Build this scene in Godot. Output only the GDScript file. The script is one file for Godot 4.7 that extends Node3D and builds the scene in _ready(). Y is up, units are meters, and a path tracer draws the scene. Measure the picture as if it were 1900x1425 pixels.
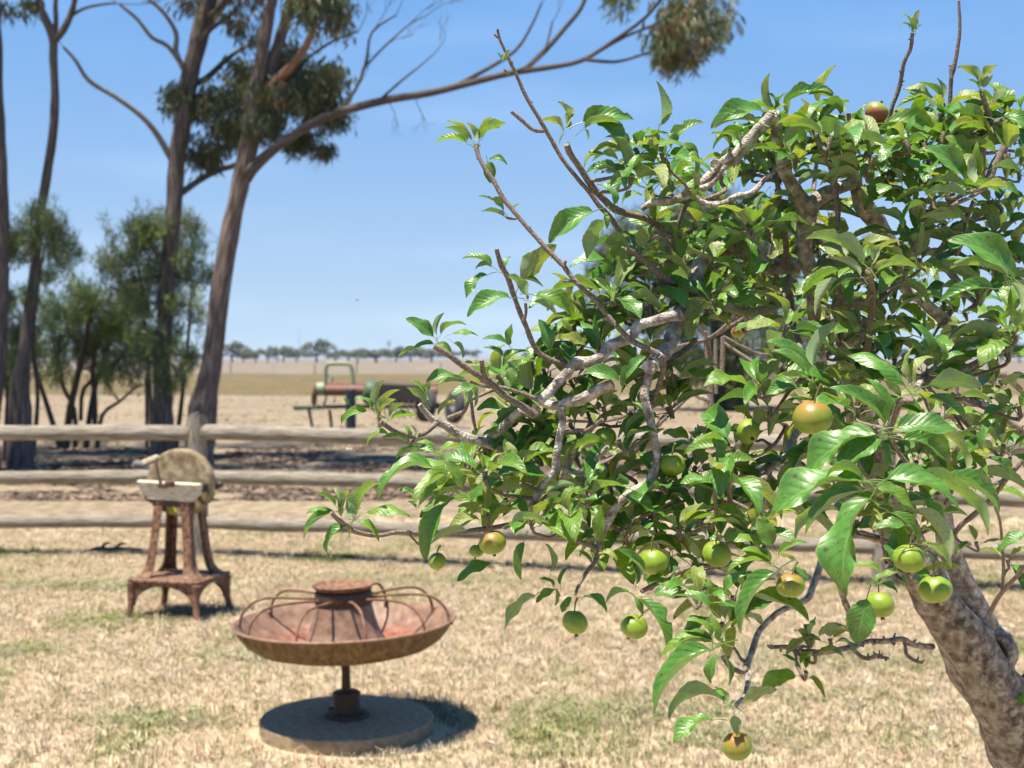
extends Node3D
# An orchard corner: apple tree in front, old stock feeder, grindstone, log fence, gums, dry paddocks.

var rng := RandomNumberGenerator.new()
var bump3 := FastNoiseLite.new()
var M := {}
const PITCH := 0.019
const EYE := Vector3(0, 1.6, 0)

# ---------- places ----------
func at(px: float, py: float, d: float) -> Vector3:
	# a spot measured on the photograph (1900 x 1425) at a distance of d metres
	var v := Vector3((px - 950.0) / 2500.0 * d, -(py - 712.5) / 2500.0 * d, -d)
	return EYE + v.rotated(Vector3.RIGHT, -PITCH)

func rf(a: float, b: float) -> float:
	return rng.randf_range(a, b)

func rdir() -> Vector3:
	var z := rf(-1, 1)
	var a := rf(0, TAU)
	var s := sqrt(1.0 - z * z)
	return Vector3(s * cos(a), z, s * sin(a))

# ---------- objects ----------
var taken := {}
func numbered(called: String) -> String:
	var k: int = taken.get(called, 0)
	taken[called] = k + 1
	return called if k == 0 else "%s_%03d" % [called, k]

func tag(o: Node3D, label: String, category: String, group := "") -> Node3D:
	o.set_meta("label", label)
	o.set_meta("category", category)
	if group != "":
		o.set_meta("group", group)
	return o

func thing(called: String, label: String, category: String, where := Vector3.ZERO, turn := 0.0, group := "") -> Node3D:
	var o := Node3D.new()
	o.name = numbered(called)
	add_child(o)
	o.position = where
	o.rotation.y = turn
	tag(o, label, category, group)
	return o

func obj(called: String, st, m: Material, parent: Node = null) -> MeshInstance3D:
	var o := MeshInstance3D.new()
	o.mesh = st.commit() if st is SurfaceTool else st
	o.material_override = m
	o.name = numbered(called) if parent == null else called
	if parent == null:
		add_child(o)
	else:
		parent.add_child(o, true)
	return o

func struct(called: String, st, m: Material) -> MeshInstance3D:
	var o := obj(called, st, m)
	o.set_meta("kind", "structure")
	return o

func many(called: String, mesh: Mesh, m: Material, where: Array, tints: Array, parent: Node = null) -> MultiMeshInstance3D:
	var mm := MultiMesh.new()
	mm.transform_format = MultiMesh.TRANSFORM_3D
	mm.use_colors = tints.size() > 0
	mm.mesh = mesh
	mm.instance_count = where.size()
	for i in where.size():
		mm.set_instance_transform(i, where[i])
		if tints.size() > 0:
			mm.set_instance_color(i, tints[i])
	var o := MultiMeshInstance3D.new()
	o.multimesh = mm
	o.material_override = m
	o.name = numbered(called) if parent == null else called
	if parent == null:
		add_child(o)
	else:
		parent.add_child(o, true)
	o.set_meta("kind", "stuff")
	return o

# ---------- shapes ----------
func begin() -> SurfaceTool:
	var st := SurfaceTool.new()
	st.begin(Mesh.PRIMITIVE_TRIANGLES)
	return st

func tri(st: SurfaceTool, p: Array, n: Array, uv: Array, c = null) -> void:
	var g: Vector3 = (p[1] - p[0]).cross(p[2] - p[0])
	var order := [0, 1, 2] if g.dot(n[0] + n[1] + n[2]) < 0.0 else [0, 2, 1]
	for k in order:
		st.set_normal(n[k])
		st.set_uv(uv[k])
		if c != null:
			st.set_color(c[k])
		st.add_vertex(p[k])

func poly(st: SurfaceTool, p: Array, centre: Vector3) -> void:
	var mid := Vector3.ZERO
	for q in p:
		mid += q
	mid /= p.size()
	var n: Vector3 = (p[1] - p[0]).cross(p[2] - p[0]).normalized()
	if n.dot(mid - centre) < 0.0:
		n = -n
	for k in range(1, p.size() - 1):
		tri(st, [p[0], p[k], p[k + 1]], [n, n, n], [Vector2.ZERO, Vector2.ZERO, Vector2.ZERO])

func box(st: SurfaceTool, centre: Vector3, size: Vector3, basis := Basis.IDENTITY, bevel := 0.004) -> void:
	var h := size * 0.5
	var V := func(axis: int, s: Vector3) -> Vector3:
		var q := Vector3.ZERO
		for k in 3:
			q[k] = s[k] * (h[k] if k == axis else h[k] - bevel)
		return centre + basis * q
	for axis in 3:
		var b := (axis + 1) % 3
		var c := (axis + 2) % 3
		for s in [-1.0, 1.0]:
			var q := []
			for e in [[-1, -1], [1, -1], [1, 1], [-1, 1]]:
				var v := Vector3.ZERO
				v[axis] = s
				v[b] = e[0]
				v[c] = e[1]
				q.append(V.call(axis, v))
			poly(st, q, centre)
			for t in [-1.0, 1.0]:
				var v1 := Vector3.ZERO
				v1[axis] = s
				v1[b] = t
				var v2 := v1
				v1[c] = 1
				v2[c] = -1
				poly(st, [V.call(axis, v1), V.call(axis, v2), V.call(b, v2), V.call(b, v1)], centre)
	for x in [-1.0, 1.0]:
		for y in [-1.0, 1.0]:
			for z in [-1.0, 1.0]:
				var s := Vector3(x, y, z)
				poly(st, [V.call(0, s), V.call(1, s), V.call(2, s)], centre)

func extrude(st: SurfaceTool, outline: PackedVector2Array, thick: float, where: Transform3D) -> void:
	var idx := Geometry2D.triangulate_polygon(outline)
	for s in [-0.5, 0.5]:
		var n: Vector3 = where.basis * Vector3(0, 0, signf(s))
		for k in range(0, idx.size(), 3):
			var p := []
			for j in 3:
				var q := outline[idx[k + j]]
				p.append(where * Vector3(q.x, q.y, s * thick))
			tri(st, p, [n, n, n], [Vector2.ZERO, Vector2.ZERO, Vector2.ZERO])
	var turn := 1.0 if Geometry2D.is_polygon_clockwise(outline) else -1.0
	for k in outline.size():
		var a := outline[k]
		var b := outline[(k + 1) % outline.size()]
		var e := (b - a).normalized()
		var n: Vector3 = (where.basis * Vector3(-e.y, e.x, 0)).normalized() * turn
		var p := [where * Vector3(a.x, a.y, -thick / 2), where * Vector3(b.x, b.y, -thick / 2), where * Vector3(b.x, b.y, thick / 2), where * Vector3(a.x, a.y, thick / 2)]
		var u := Vector2.ZERO
		tri(st, [p[0], p[1], p[2]], [n, n, n], [u, u, u])
		tri(st, [p[0], p[2], p[3]], [n, n, n], [u, u, u])

func smooth_path(pts: Array, rad: Array, sub: int) -> Array:
	# Catmull-Rom through the points; returns [points, radii]
	var P := []
	var R := []
	for i in pts.size() - 1:
		var a: Vector3 = pts[maxi(i - 1, 0)]
		var b: Vector3 = pts[i]
		var c: Vector3 = pts[i + 1]
		var d: Vector3 = pts[mini(i + 2, pts.size() - 1)]
		for k in sub:
			var t := float(k) / sub
			P.append(b.cubic_interpolate(c, a, d, t))
			R.append(lerpf(rad[i], rad[i + 1], t))
	P.append(pts[-1])
	R.append(rad[-1])
	return [P, R]

func tube(st: SurfaceTool, pts: Array, rad: Array, sides := 8, sub := 3, rough := 0.0, freq := 30.0, cap := true) -> void:
	var s := smooth_path(pts, rad, sub)
	var P: Array = s[0]
	var R: Array = s[1]
	var n := P.size()
	var t: Vector3 = (P[1] - P[0]).normalized()
	var side := t.cross(Vector3.UP if absf(t.y) < 0.9 else Vector3.RIGHT).normalized()
	var run := 0.0
	var last := []
	var lastn := []
	var lastv := 0.0
	for i in n:
		var tt: Vector3 = (P[mini(i + 1, n - 1)] - P[maxi(i - 1, 0)]).normalized()
		side = (side - tt * side.dot(tt)).normalized()
		var up := tt.cross(side)
		if i > 0:
			run += (P[i] - P[i - 1]).length()
		var ring := []
		var norms := []
		for k in sides:
			var a := TAU * k / sides
			var d := side * cos(a) + up * sin(a)
			var r: float = R[i]
			if rough > 0.0:
				r *= 1.0 + rough * bump3.get_noise_3dv((P[i] + d * R[i]) * freq)
			ring.append(P[i] + d * r)
			norms.append(d)
		if i > 0:
			for k in sides:
				var j := (k + 1) % sides
				var u0 := float(k) / sides
				var u1 := float(k + 1) / sides
				tri(st, [last[k], last[j], ring[j]], [lastn[k], lastn[j], norms[j]], [Vector2(u0, lastv), Vector2(u1, lastv), Vector2(u1, run)])
				tri(st, [last[k], ring[j], ring[k]], [lastn[k], norms[j], norms[k]], [Vector2(u0, lastv), Vector2(u1, run), Vector2(u0, run)])
		if cap and (i == 0 or i == n - 1):
			var cn := -tt if i == 0 else tt
			var tipp: Vector3 = P[i] + cn * R[i] * 0.25
			for k in sides:
				var j := (k + 1) % sides
				tri(st, [ring[k], ring[j], tipp], [cn, cn, cn], [Vector2(0.1, run), Vector2(0.2, run), Vector2(0.15, run + 0.01)])
		last = ring
		lastn = norms
		lastv = run

func lathe(st: SurfaceTool, prof: Array, sides := 32, where := Transform3D.IDENTITY, wobble := 0.0, shade = null) -> void:
	# prof: Vector2(radius, height), outside to the right while the profile runs upwards
	var nor := []
	for i in prof.size():
		var e: Vector2 = prof[mini(i + 1, prof.size() - 1)] - prof[maxi(i - 1, 0)]
		nor.append(Vector2(e.y, -e.x).normalized())
	var V := func(i: int, k: int) -> Vector3:
		var a := TAU * k / sides
		var r: float = prof[i].x
		if wobble > 0.0:
			r *= 1.0 + wobble * bump3.get_noise_3d(cos(a) * 40.0, prof[i].y * 200.0, sin(a) * 40.0)
		return Vector3(r * cos(a), prof[i].y, r * sin(a))
	var N := func(i: int, k: int) -> Vector3:
		var a := TAU * k / sides
		return Vector3(nor[i].x * cos(a), nor[i].y, nor[i].x * sin(a))
	for i in prof.size() - 1:
		for k in sides:
			var p := [V.call(i, k), V.call(i, k + 1), V.call(i + 1, k + 1), V.call(i + 1, k)]
			var n := [N.call(i, k), N.call(i, k + 1), N.call(i + 1, k + 1), N.call(i + 1, k)]
			var c := []
			for q in 4:
				c.append(shade.call(p[q]) if shade != null else Color.WHITE)
				p[q] = where * p[q]
				n[q] = (where.basis * n[q]).normalized()
			var u := [Vector2(float(k) / sides, float(i)), Vector2(float(k + 1) / sides, float(i)), Vector2(float(k + 1) / sides, i + 1.0), Vector2(float(k) / sides, i + 1.0)]
			tri(st, [p[0], p[1], p[2]], [n[0], n[1], n[2]], [u[0], u[1], u[2]], [c[0], c[1], c[2]])
			tri(st, [p[0], p[2], p[3]], [n[0], n[2], n[3]], [u[0], u[2], u[3]], [c[0], c[2], c[3]])

# ---------- materials ----------
func lin(r: float, g: float, b: float) -> Color:
	return Color(r * 0.7, g * 0.7, b * 0.7).linear_to_srgb()

func noise_tex(seedn: int, freq: float, ramp: Array, octaves := 5, size := 512, kind := FastNoiseLite.TYPE_SIMPLEX_SMOOTH) -> NoiseTexture2D:
	var n := FastNoiseLite.new()
	n.seed = seedn
	n.noise_type = kind
	n.frequency = freq
	n.fractal_octaves = octaves
	var t := NoiseTexture2D.new()
	t.width = size
	t.height = size
	t.seamless = true
	t.noise = n
	if ramp.size() > 0:
		var g := Gradient.new()
		var offs := PackedFloat32Array()
		var cols := PackedColorArray()
		for e in ramp:
			offs.append(e[0])
			cols.append(e[1])
		g.offsets = offs
		g.colors = cols
		t.color_ramp = g
	return t

func mat(called: String, tex: Texture2D, scale: Vector3, rough: float, tri_planar := true, bump: Texture2D = null, depth := 0.0) -> StandardMaterial3D:
	var m := StandardMaterial3D.new()
	m.resource_name = called
	m.albedo_texture = tex
	m.roughness = rough
	m.uv1_scale = scale
	m.uv1_triplanar = tri_planar
	if bump != null:
		m.heightmap_enabled = true
		m.heightmap_texture = bump
		m.heightmap_scale = depth
	M[called] = m
	return m

func plain(called: String, c: Color, rough: float, metal := 0.0) -> StandardMaterial3D:
	var m := StandardMaterial3D.new()
	m.resource_name = called
	m.albedo_color = c
	m.roughness = rough
	m.metallic = metal
	M[called] = m
	return m

func leaf_texture(base: Color, vein: Color, dark: Color, seedn: int) -> ImageTexture:
	var w := 96
	var h := 192
	var im := Image.create(w, h, false, Image.FORMAT_RGB8)
	var n := FastNoiseLite.new()
	n.seed = seedn
	n.frequency = 0.035
	n.fractal_octaves = 4
	for y in h:
		for x in w:
			var u := absf(float(x) / (w - 1) * 2.0 - 1.0)
			var v := float(y) / (h - 1)
			var c := base.lerp(dark, clampf(0.5 + 0.9 * n.get_noise_2d(x, y), 0.0, 1.0))
			var s := fposmod((v - u * 0.24) * 9.0 + (0.3 if x < w / 2 else 0.0), 1.0)
			var vein_here := clampf(1.0 - absf(s - 0.5) * 11.0, 0.0, 1.0) * (0.34 - 0.18 * u)
			vein_here = maxf(vein_here, clampf(1.0 - u * 16.0, 0.0, 1.0) * 0.75)
			vein_here = maxf(vein_here, clampf((u - 0.93) * 16.0, 0.0, 1.0) * 0.5)
			c = c.lerp(vein, vein_here)
			if n.get_noise_2d(x * 2.0 + 900.0, y * 2.0) > 0.44:
				c = c.lerp(Color(0.33, 0.25, 0.11), 0.65)
			if v > 0.92 and n.get_noise_2d(x * 0.6 + 300.0, y * 0.6) > -0.05:
				c = c.lerp(Color(0.40, 0.29, 0.14), 0.7)
			im.set_pixel(x, y, c)
	im.generate_mipmaps()
	return ImageTexture.create_from_image(im)

func vein_height() -> ImageTexture:
	var w := 96
	var h := 192
	var im := Image.create(w, h, false, Image.FORMAT_RGB8)
	for y in h:
		for x in w:
			var u := absf(float(x) / (w - 1) * 2.0 - 1.0)
			var v := float(y) / (h - 1)
			var s := fposmod((v - u * 0.24) * 9.0 + (0.3 if x < w / 2 else 0.0), 1.0)
			var k := 0.55 + 0.45 * sin(PI * s)
			k *= 1.0 - 0.6 * clampf(1.0 - u * 9.0, 0.0, 1.0)
			im.set_pixel(x, y, Color(k, k, k))
	return ImageTexture.create_from_image(im)

func make_materials() -> void:
	var grain := noise_tex(11, 0.02, [[0.0, Color.BLACK], [1.0, Color.WHITE]], 6)
	var fine := noise_tex(12, 0.06, [[0.0, Color.BLACK], [1.0, Color.WHITE]], 5)
	# ground
	var m := mat("lawn", noise_tex(21, 0.045, [[0.2, lin(0.45, 0.31, 0.185)], [0.42, lin(0.57, 0.425, 0.275)], [0.6, lin(0.64, 0.50, 0.34)], [0.85, lin(0.73, 0.60, 0.435)]], 6, 1024), Vector3(0.9, 0.9, 0.9), 0.95, false, grain, 2.0)
	m.vertex_color_use_as_albedo = true
	m = mat("dirt", noise_tex(22, 0.012, [[0.2, lin(0.20, 0.145, 0.088)], [0.45, lin(0.295, 0.225, 0.138)], [0.65, lin(0.34, 0.268, 0.172)], [0.9, lin(0.415, 0.34, 0.235)]], 6, 1024), Vector3(0.35, 0.35, 0.35), 0.95, false, grain, 2.0)
	m.vertex_color_use_as_albedo = true
	m = mat("paddock", noise_tex(23, 0.02, [[0.25, lin(0.118, 0.082, 0.018)], [0.5, lin(0.148, 0.104, 0.024)], [0.8, lin(0.182, 0.13, 0.034)]], 5), Vector3(0.04, 0.04, 0.04), 0.95, false)
	m.vertex_color_use_as_albedo = true
	m = mat("far_field", noise_tex(24, 0.02, [[0.25, lin(0.18, 0.138, 0.088)], [0.5, lin(0.215, 0.168, 0.112)], [0.8, lin(0.25, 0.20, 0.142)]], 5), Vector3(0.01, 0.004, 0.01), 0.95, false)
	m.vertex_color_use_as_albedo = true
	m = plain("grass_blade", Color.WHITE, 0.8)
	m.vertex_color_use_as_albedo = true
	m.backlight_enabled = true
	m.backlight = Color(0.5, 0.5, 0.4)
	m = plain("litter", Color.WHITE, 0.8)
	m.vertex_color_use_as_albedo = true
	# wood and metal
	var streak := noise_tex(31, 0.02, [[0.15, lin(0.11, 0.088, 0.065)], [0.36, lin(0.25, 0.215, 0.165)], [0.55, lin(0.385, 0.345, 0.275)], [0.85, lin(0.53, 0.495, 0.42)]], 6, 512)
	mat("rail", streak, Vector3(3.0, 0.35, 1.0), 0.9, false, fine, 0.6)
	mat("post", streak, Vector3(3.0, 0.6, 1.0), 0.9, false, fine, 0.6)
	mat("rust", noise_tex(32, 0.02, [[0.25, lin(0.075, 0.033, 0.019)], [0.4, lin(0.16, 0.07, 0.036)], [0.55, lin(0.235, 0.11, 0.055)], [0.7, lin(0.27, 0.15, 0.085)], [0.85, lin(0.33, 0.20, 0.125)]], 6), Vector3(2.6, 2.6, 2.6), 0.75, true, fine, 0.05)
	mat("rust_light", noise_tex(36, 0.02, [[0.2, lin(0.115, 0.06, 0.038)], [0.42, lin(0.21, 0.115, 0.07)], [0.6, lin(0.29, 0.17, 0.11)], [0.85, lin(0.37, 0.245, 0.17)]], 6), Vector3(1.6, 1.6, 1.6), 0.6, true, fine, 0.1)
	M["rust_light"].vertex_color_use_as_albedo = true
	mat("rust_ochre", noise_tex(33, 0.03, [[0.2, lin(0.07, 0.04, 0.015)], [0.45, lin(0.155, 0.09, 0.03)], [0.65, lin(0.22, 0.145, 0.05)], [0.85, lin(0.30, 0.22, 0.09)]], 6), Vector3(2.2, 1.0, 2.2), 0.8, true, fine, 0.12)
	mat("rust_dark", noise_tex(34, 0.03, [[0.2, lin(0.035, 0.02, 0.012)], [0.5, lin(0.085, 0.045, 0.025)], [0.85, lin(0.15, 0.085, 0.05)]], 5), Vector3(5, 5, 5), 0.75, true, fine, 0.12)
	mat("concrete", noise_tex(35, 0.015, [[0.2, lin(0.27, 0.19, 0.11)], [0.5, lin(0.37, 0.27, 0.165)], [0.85, lin(0.44, 0.34, 0.22)]], 6), Vector3(3, 3, 3), 0.9, true, fine, 0.15)
	mat("stone", noise_tex(37, 0.006, [[0.2, lin(0.19, 0.135, 0.065)], [0.42, lin(0.27, 0.205, 0.11)], [0.58, lin(0.34, 0.27, 0.16)], [0.85, lin(0.46, 0.40, 0.27)]], 6), Vector3(4, 4, 4), 0.9, true, fine, 0.2)
	mat("old_white", noise_tex(38, 0.015, [[0.14, lin(0.40, 0.27, 0.18)], [0.3, lin(0.62, 0.53, 0.37)], [0.55, lin(0.72, 0.65, 0.49)], [0.85, lin(0.85, 0.81, 0.70)]], 6), Vector3(2, 9, 6), 0.7, true, fine, 0.1)
	plain("yellow_paint", lin(0.45, 0.42, 0.06), 0.6)
	mat("green_paint", noise_tex(39, 0.02, [[0.2, lin(0.04, 0.085, 0.045)], [0.6, lin(0.06, 0.15, 0.075)], [0.9, lin(0.12, 0.17, 0.10)]], 5), Vector3(2, 2, 2), 0.6)
	mat("pale_green_paint", noise_tex(40, 0.02, [[0.2, lin(0.22, 0.26, 0.14)], [0.6, lin(0.30, 0.37, 0.24)], [0.9, lin(0.38, 0.44, 0.31)]], 5), Vector3(2, 2, 2), 0.6)
	mat("red_paint", noise_tex(41, 0.02, [[0.2, lin(0.13, 0.06, 0.04)], [0.6, lin(0.24, 0.105, 0.07)], [0.9, lin(0.30, 0.17, 0.12)]], 5), Vector3(2, 2, 2), 0.7)
	mat("black_iron", noise_tex(42, 0.02, [[0.2, lin(0.02, 0.016, 0.014)], [0.6, lin(0.045, 0.035, 0.03)], [0.9, lin(0.08, 0.055, 0.04)]], 5), Vector3(3, 3, 3), 0.7)
	plain("rubber", lin(0.05, 0.052, 0.06), 0.85)
	plain("blue_black_plastic", lin(0.022, 0.03, 0.05), 0.5)
	plain("white_sheet", lin(0.7, 0.7, 0.7), 0.5)
	plain("galvanised", lin(0.32, 0.33, 0.35), 0.5)
	# bark
	mat("gum_bark", noise_tex(51, 0.014, [[0.15, lin(0.085, 0.058, 0.045)], [0.38, lin(0.165, 0.118, 0.092)], [0.6, lin(0.235, 0.175, 0.14)], [0.88, lin(0.35, 0.285, 0.24)]], 6), Vector3(2.0, 0.28, 1.0), 0.9, false, fine, 1.2)
	mat("gum_bark_grey", noise_tex(52, 0.014, [[0.15, lin(0.06, 0.05, 0.044)], [0.4, lin(0.11, 0.09, 0.08)], [0.6, lin(0.155, 0.13, 0.112)], [0.88, lin(0.26, 0.22, 0.19)]], 6), Vector3(2.0, 0.28, 1.0), 0.9, false, fine, 1.2)
	mat("gum_bark_orange", noise_tex(53, 0.014, [[0.15, lin(0.17, 0.085, 0.045)], [0.5, lin(0.34, 0.18, 0.10)], [0.88, lin(0.44, 0.28, 0.18)]], 5), Vector3(2.0, 0.4, 1.0), 0.85, false, fine, 0.6)
	mat("scrub_bark", noise_tex(54, 0.02, [[0.2, lin(0.05, 0.038, 0.03)], [0.8, lin(0.13, 0.10, 0.08)]], 5), Vector3(3, 3, 3), 0.9)
	mat("apple_bark", noise_tex(55, 0.011, [[0.20, lin(0.13, 0.10, 0.08)], [0.36, lin(0.26, 0.21, 0.175)], [0.5, lin(0.37, 0.315, 0.27)], [0.62, lin(0.52, 0.475, 0.43)], [0.78, lin(0.80, 0.76, 0.71)]], 7), Vector3(9, 9, 9), 0.85, true, noise_tex(56, 0.05, [[0.0, Color.BLACK], [1.0, Color.WHITE]], 5), 0.35)
	mat("twig_bark", noise_tex(57, 0.03, [[0.2, lin(0.10, 0.072, 0.058)], [0.5, lin(0.21, 0.16, 0.13)], [0.8, lin(0.38, 0.32, 0.28)]], 6), Vector3(14, 14, 14), 0.8, true, fine, 0.12)
	mat("old_bark", noise_tex(58, 0.012, [[0.2, lin(0.05, 0.037, 0.028)], [0.36, lin(0.13, 0.098, 0.074)], [0.52, lin(0.22, 0.175, 0.135)], [0.66, lin(0.33, 0.275, 0.215)], [0.82, lin(0.54, 0.50, 0.42)]], 7), Vector3(7, 7, 7), 0.9, true, noise_tex(65, 0.035, [[0.0, Color.BLACK], [1.0, Color.WHITE]], 3, 512, FastNoiseLite.TYPE_CELLULAR), 0.5)
	m = M.old_bark
	m.detail_enabled = true
	m.detail_albedo = noise_tex(63, 0.05, [[0.2, lin(0.34, 0.32, 0.22)], [0.8, lin(0.58, 0.56, 0.46)]], 4, 256)
	m.detail_mask = noise_tex(64, 0.009, [[0.0, Color.BLACK], [0.60, Color.BLACK], [0.66, Color(0.75, 0.75, 0.75)], [1.0, Color.WHITE]], 5, 512)
	mat("lichen", noise_tex(59, 0.03, [[0.2, lin(0.22, 0.20, 0.09)], [0.5, lin(0.42, 0.42, 0.24)], [0.85, lin(0.56, 0.57, 0.38)]], 6), Vector3(14, 14, 14), 0.95, true, fine, 0.5)
	mat("log_grey", noise_tex(60, 0.02, [[0.2, lin(0.13, 0.12, 0.12)], [0.6, lin(0.27, 0.26, 0.26)], [0.9, lin(0.36, 0.35, 0.34)]], 5), Vector3(2, 2, 2), 0.9)
	# leaves of the apple tree: grown, middling, young
	var vh := vein_height()
	var sets := [[lin(0.155, 0.39, 0.045), lin(0.36, 0.54, 0.18), lin(0.085, 0.27, 0.038)], [lin(0.26, 0.49, 0.06), lin(0.46, 0.60, 0.22), lin(0.17, 0.38, 0.045)], [lin(0.44, 0.55, 0.20), lin(0.58, 0.64, 0.36), lin(0.33, 0.46, 0.12)]]
	for k in 3:
		m = StandardMaterial3D.new()
		m.resource_name = "apple_leaf_%d" % k
		m.albedo_texture = leaf_texture(sets[k][0], sets[k][1], sets[k][2], 70 + k)
		m.roughness = 0.4 + 0.06 * k
		m.metallic_specular = 0.62
		m.vertex_color_use_as_albedo = true
		m.backlight_enabled = true
		m.backlight = Color(1.03, 1.0, 0.38) if k > 0 else Color(0.86, 0.84, 0.32)
		m.heightmap_enabled = true
		m.heightmap_texture = vh
		m.heightmap_scale = 0.06
		M["leaf%d" % k] = m
	m = plain("leaf_down", lin(0.46, 0.62, 0.40), 0.9)
	m.albedo_color.a = 0.3
	m.transparency = BaseMaterial3D.TRANSPARENCY_ALPHA
	m = plain("apple_skin", Color.WHITE, 0.42)
	m.vertex_color_use_as_albedo = true
	m.albedo_texture = noise_tex(81, 0.09, [[0.0, Color(0.70, 0.74, 0.62)], [0.60, Color(0.76, 0.79, 0.68)], [0.70, Color(1, 1, 1)]], 2, 256)
	m.uv1_triplanar = true
	m.uv1_scale = Vector3(25, 25, 25)
	m.subsurf_scatter_enabled = true
	m.subsurf_scatter_strength = 0.15
	plain("stalk", lin(0.22, 0.20, 0.07), 0.7)
	plain("calyx", lin(0.12, 0.08, 0.04), 0.9)
	# leaves of the background trees
	m = plain("gum_leaf", Color.WHITE, 0.5)
	m.vertex_color_use_as_albedo = true
	m.backlight_enabled = true
	m.backlight = Color(0.8, 0.8, 0.3)
	m = plain("far_leaf", Color.WHITE, 0.8)
	m.vertex_color_use_as_albedo = true
	m.backlight_enabled = true
	m.backlight = Color(0.5, 0.5, 0.3)
	plain("insect", lin(0.02, 0.018, 0.016), 0.6)

func sheet(called: String, x0: float, x1: float, z0: float, z1: float, y: float, nx: int, nz: int, m: Material, ragged: float, dark := 0.75, patch := 0.35) -> void:
	# a ground sheet with ragged near and far edges; broad patches of tone come with the soil
	var n := FastNoiseLite.new()
	n.seed = called.length() * 7
	n.frequency = patch
	n.fractal_octaves = 4
	var st := begin()
	var up := Vector3.UP
	var V := func(i: int, j: int) -> Array:
		var x := lerpf(x0, x1, float(i) / nx)
		var z := lerpf(z0, z1, float(j) / nz)
		if j == 0 or j == nz:
			z += ragged * n.get_noise_2d(x * 3.0, z + 40.0)
		var k := lerpf(dark, 1.0, clampf(0.5 + 0.9 * n.get_noise_2d(x, z), 0, 1))
		return [Vector3(x, y, z), Vector2(x, z), Color(k, k * (0.97 + 0.03 * k), k)]
	for j in nz:
		for i in nx:
			var a: Array = V.call(i, j)
			var b: Array = V.call(i + 1, j)
			var c: Array = V.call(i + 1, j + 1)
			var d: Array = V.call(i, j + 1)
			tri(st, [a[0], b[0], c[0]], [up, up, up], [a[1], b[1], c[1]], [a[2], b[2], c[2]])
			tri(st, [a[0], c[0], d[0]], [up, up, up], [a[1], c[1], d[1]], [a[2], c[2], d[2]])
	struct(called, st, m)

func make_ground() -> void:
	sheet("ground", -2600, 2600, 40, -3200, 0.0, 40, 40, M.far_field, 0.0, 0.85, 0.004)
	sheet("yellow_paddock", -220, 220, -46, -138, 0.004, 60, 30, M.paddock, 3.0, 0.8, 0.05)
	sheet("bare_yard", -70, 70, -12.0, -58, 0.008, 140, 90, M.dirt, 1.2, 0.72, 0.3)
	sheet("lawn", -16, 16, 4, -13.2, 0.012, 120, 80, M.lawn, 0.9, 0.82, 0.8)

func grass_tuft(blades: int, height: float, lean: float, wide: float) -> SurfaceTool:
	var st := begin()
	for k in blades:
		var a := rf(0, TAU)
		var d := Vector3(cos(a), 0, sin(a))
		var s := d.cross(Vector3.UP) * wide
		var b := d * rf(0, 0.02) + Vector3(rf(-0.015, 0.015), 0, rf(-0.015, 0.015))
		var h := height * rf(0.5, 1.1)
		var l := lean * rf(0.3, 1.0)
		var m1 := b + Vector3.UP * h * 0.6 + d * h * l * 0.4
		var tp := b + Vector3.UP * h * (1.0 - 0.35 * l) + d * h * l * 1.3
		var n := (d * 0.5 + Vector3.UP).normalized()
		var u := Vector2.ZERO
		tri(st, [b - s, b + s, m1 + s * 0.7], [n, n, n], [u, u, u])
		tri(st, [b - s, m1 + s * 0.7, m1 - s * 0.7], [n, n, n], [u, u, u])
		tri(st, [m1 - s * 0.7, m1 + s * 0.7, tp], [n, n, n], [u, u, u])
	return st

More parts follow.
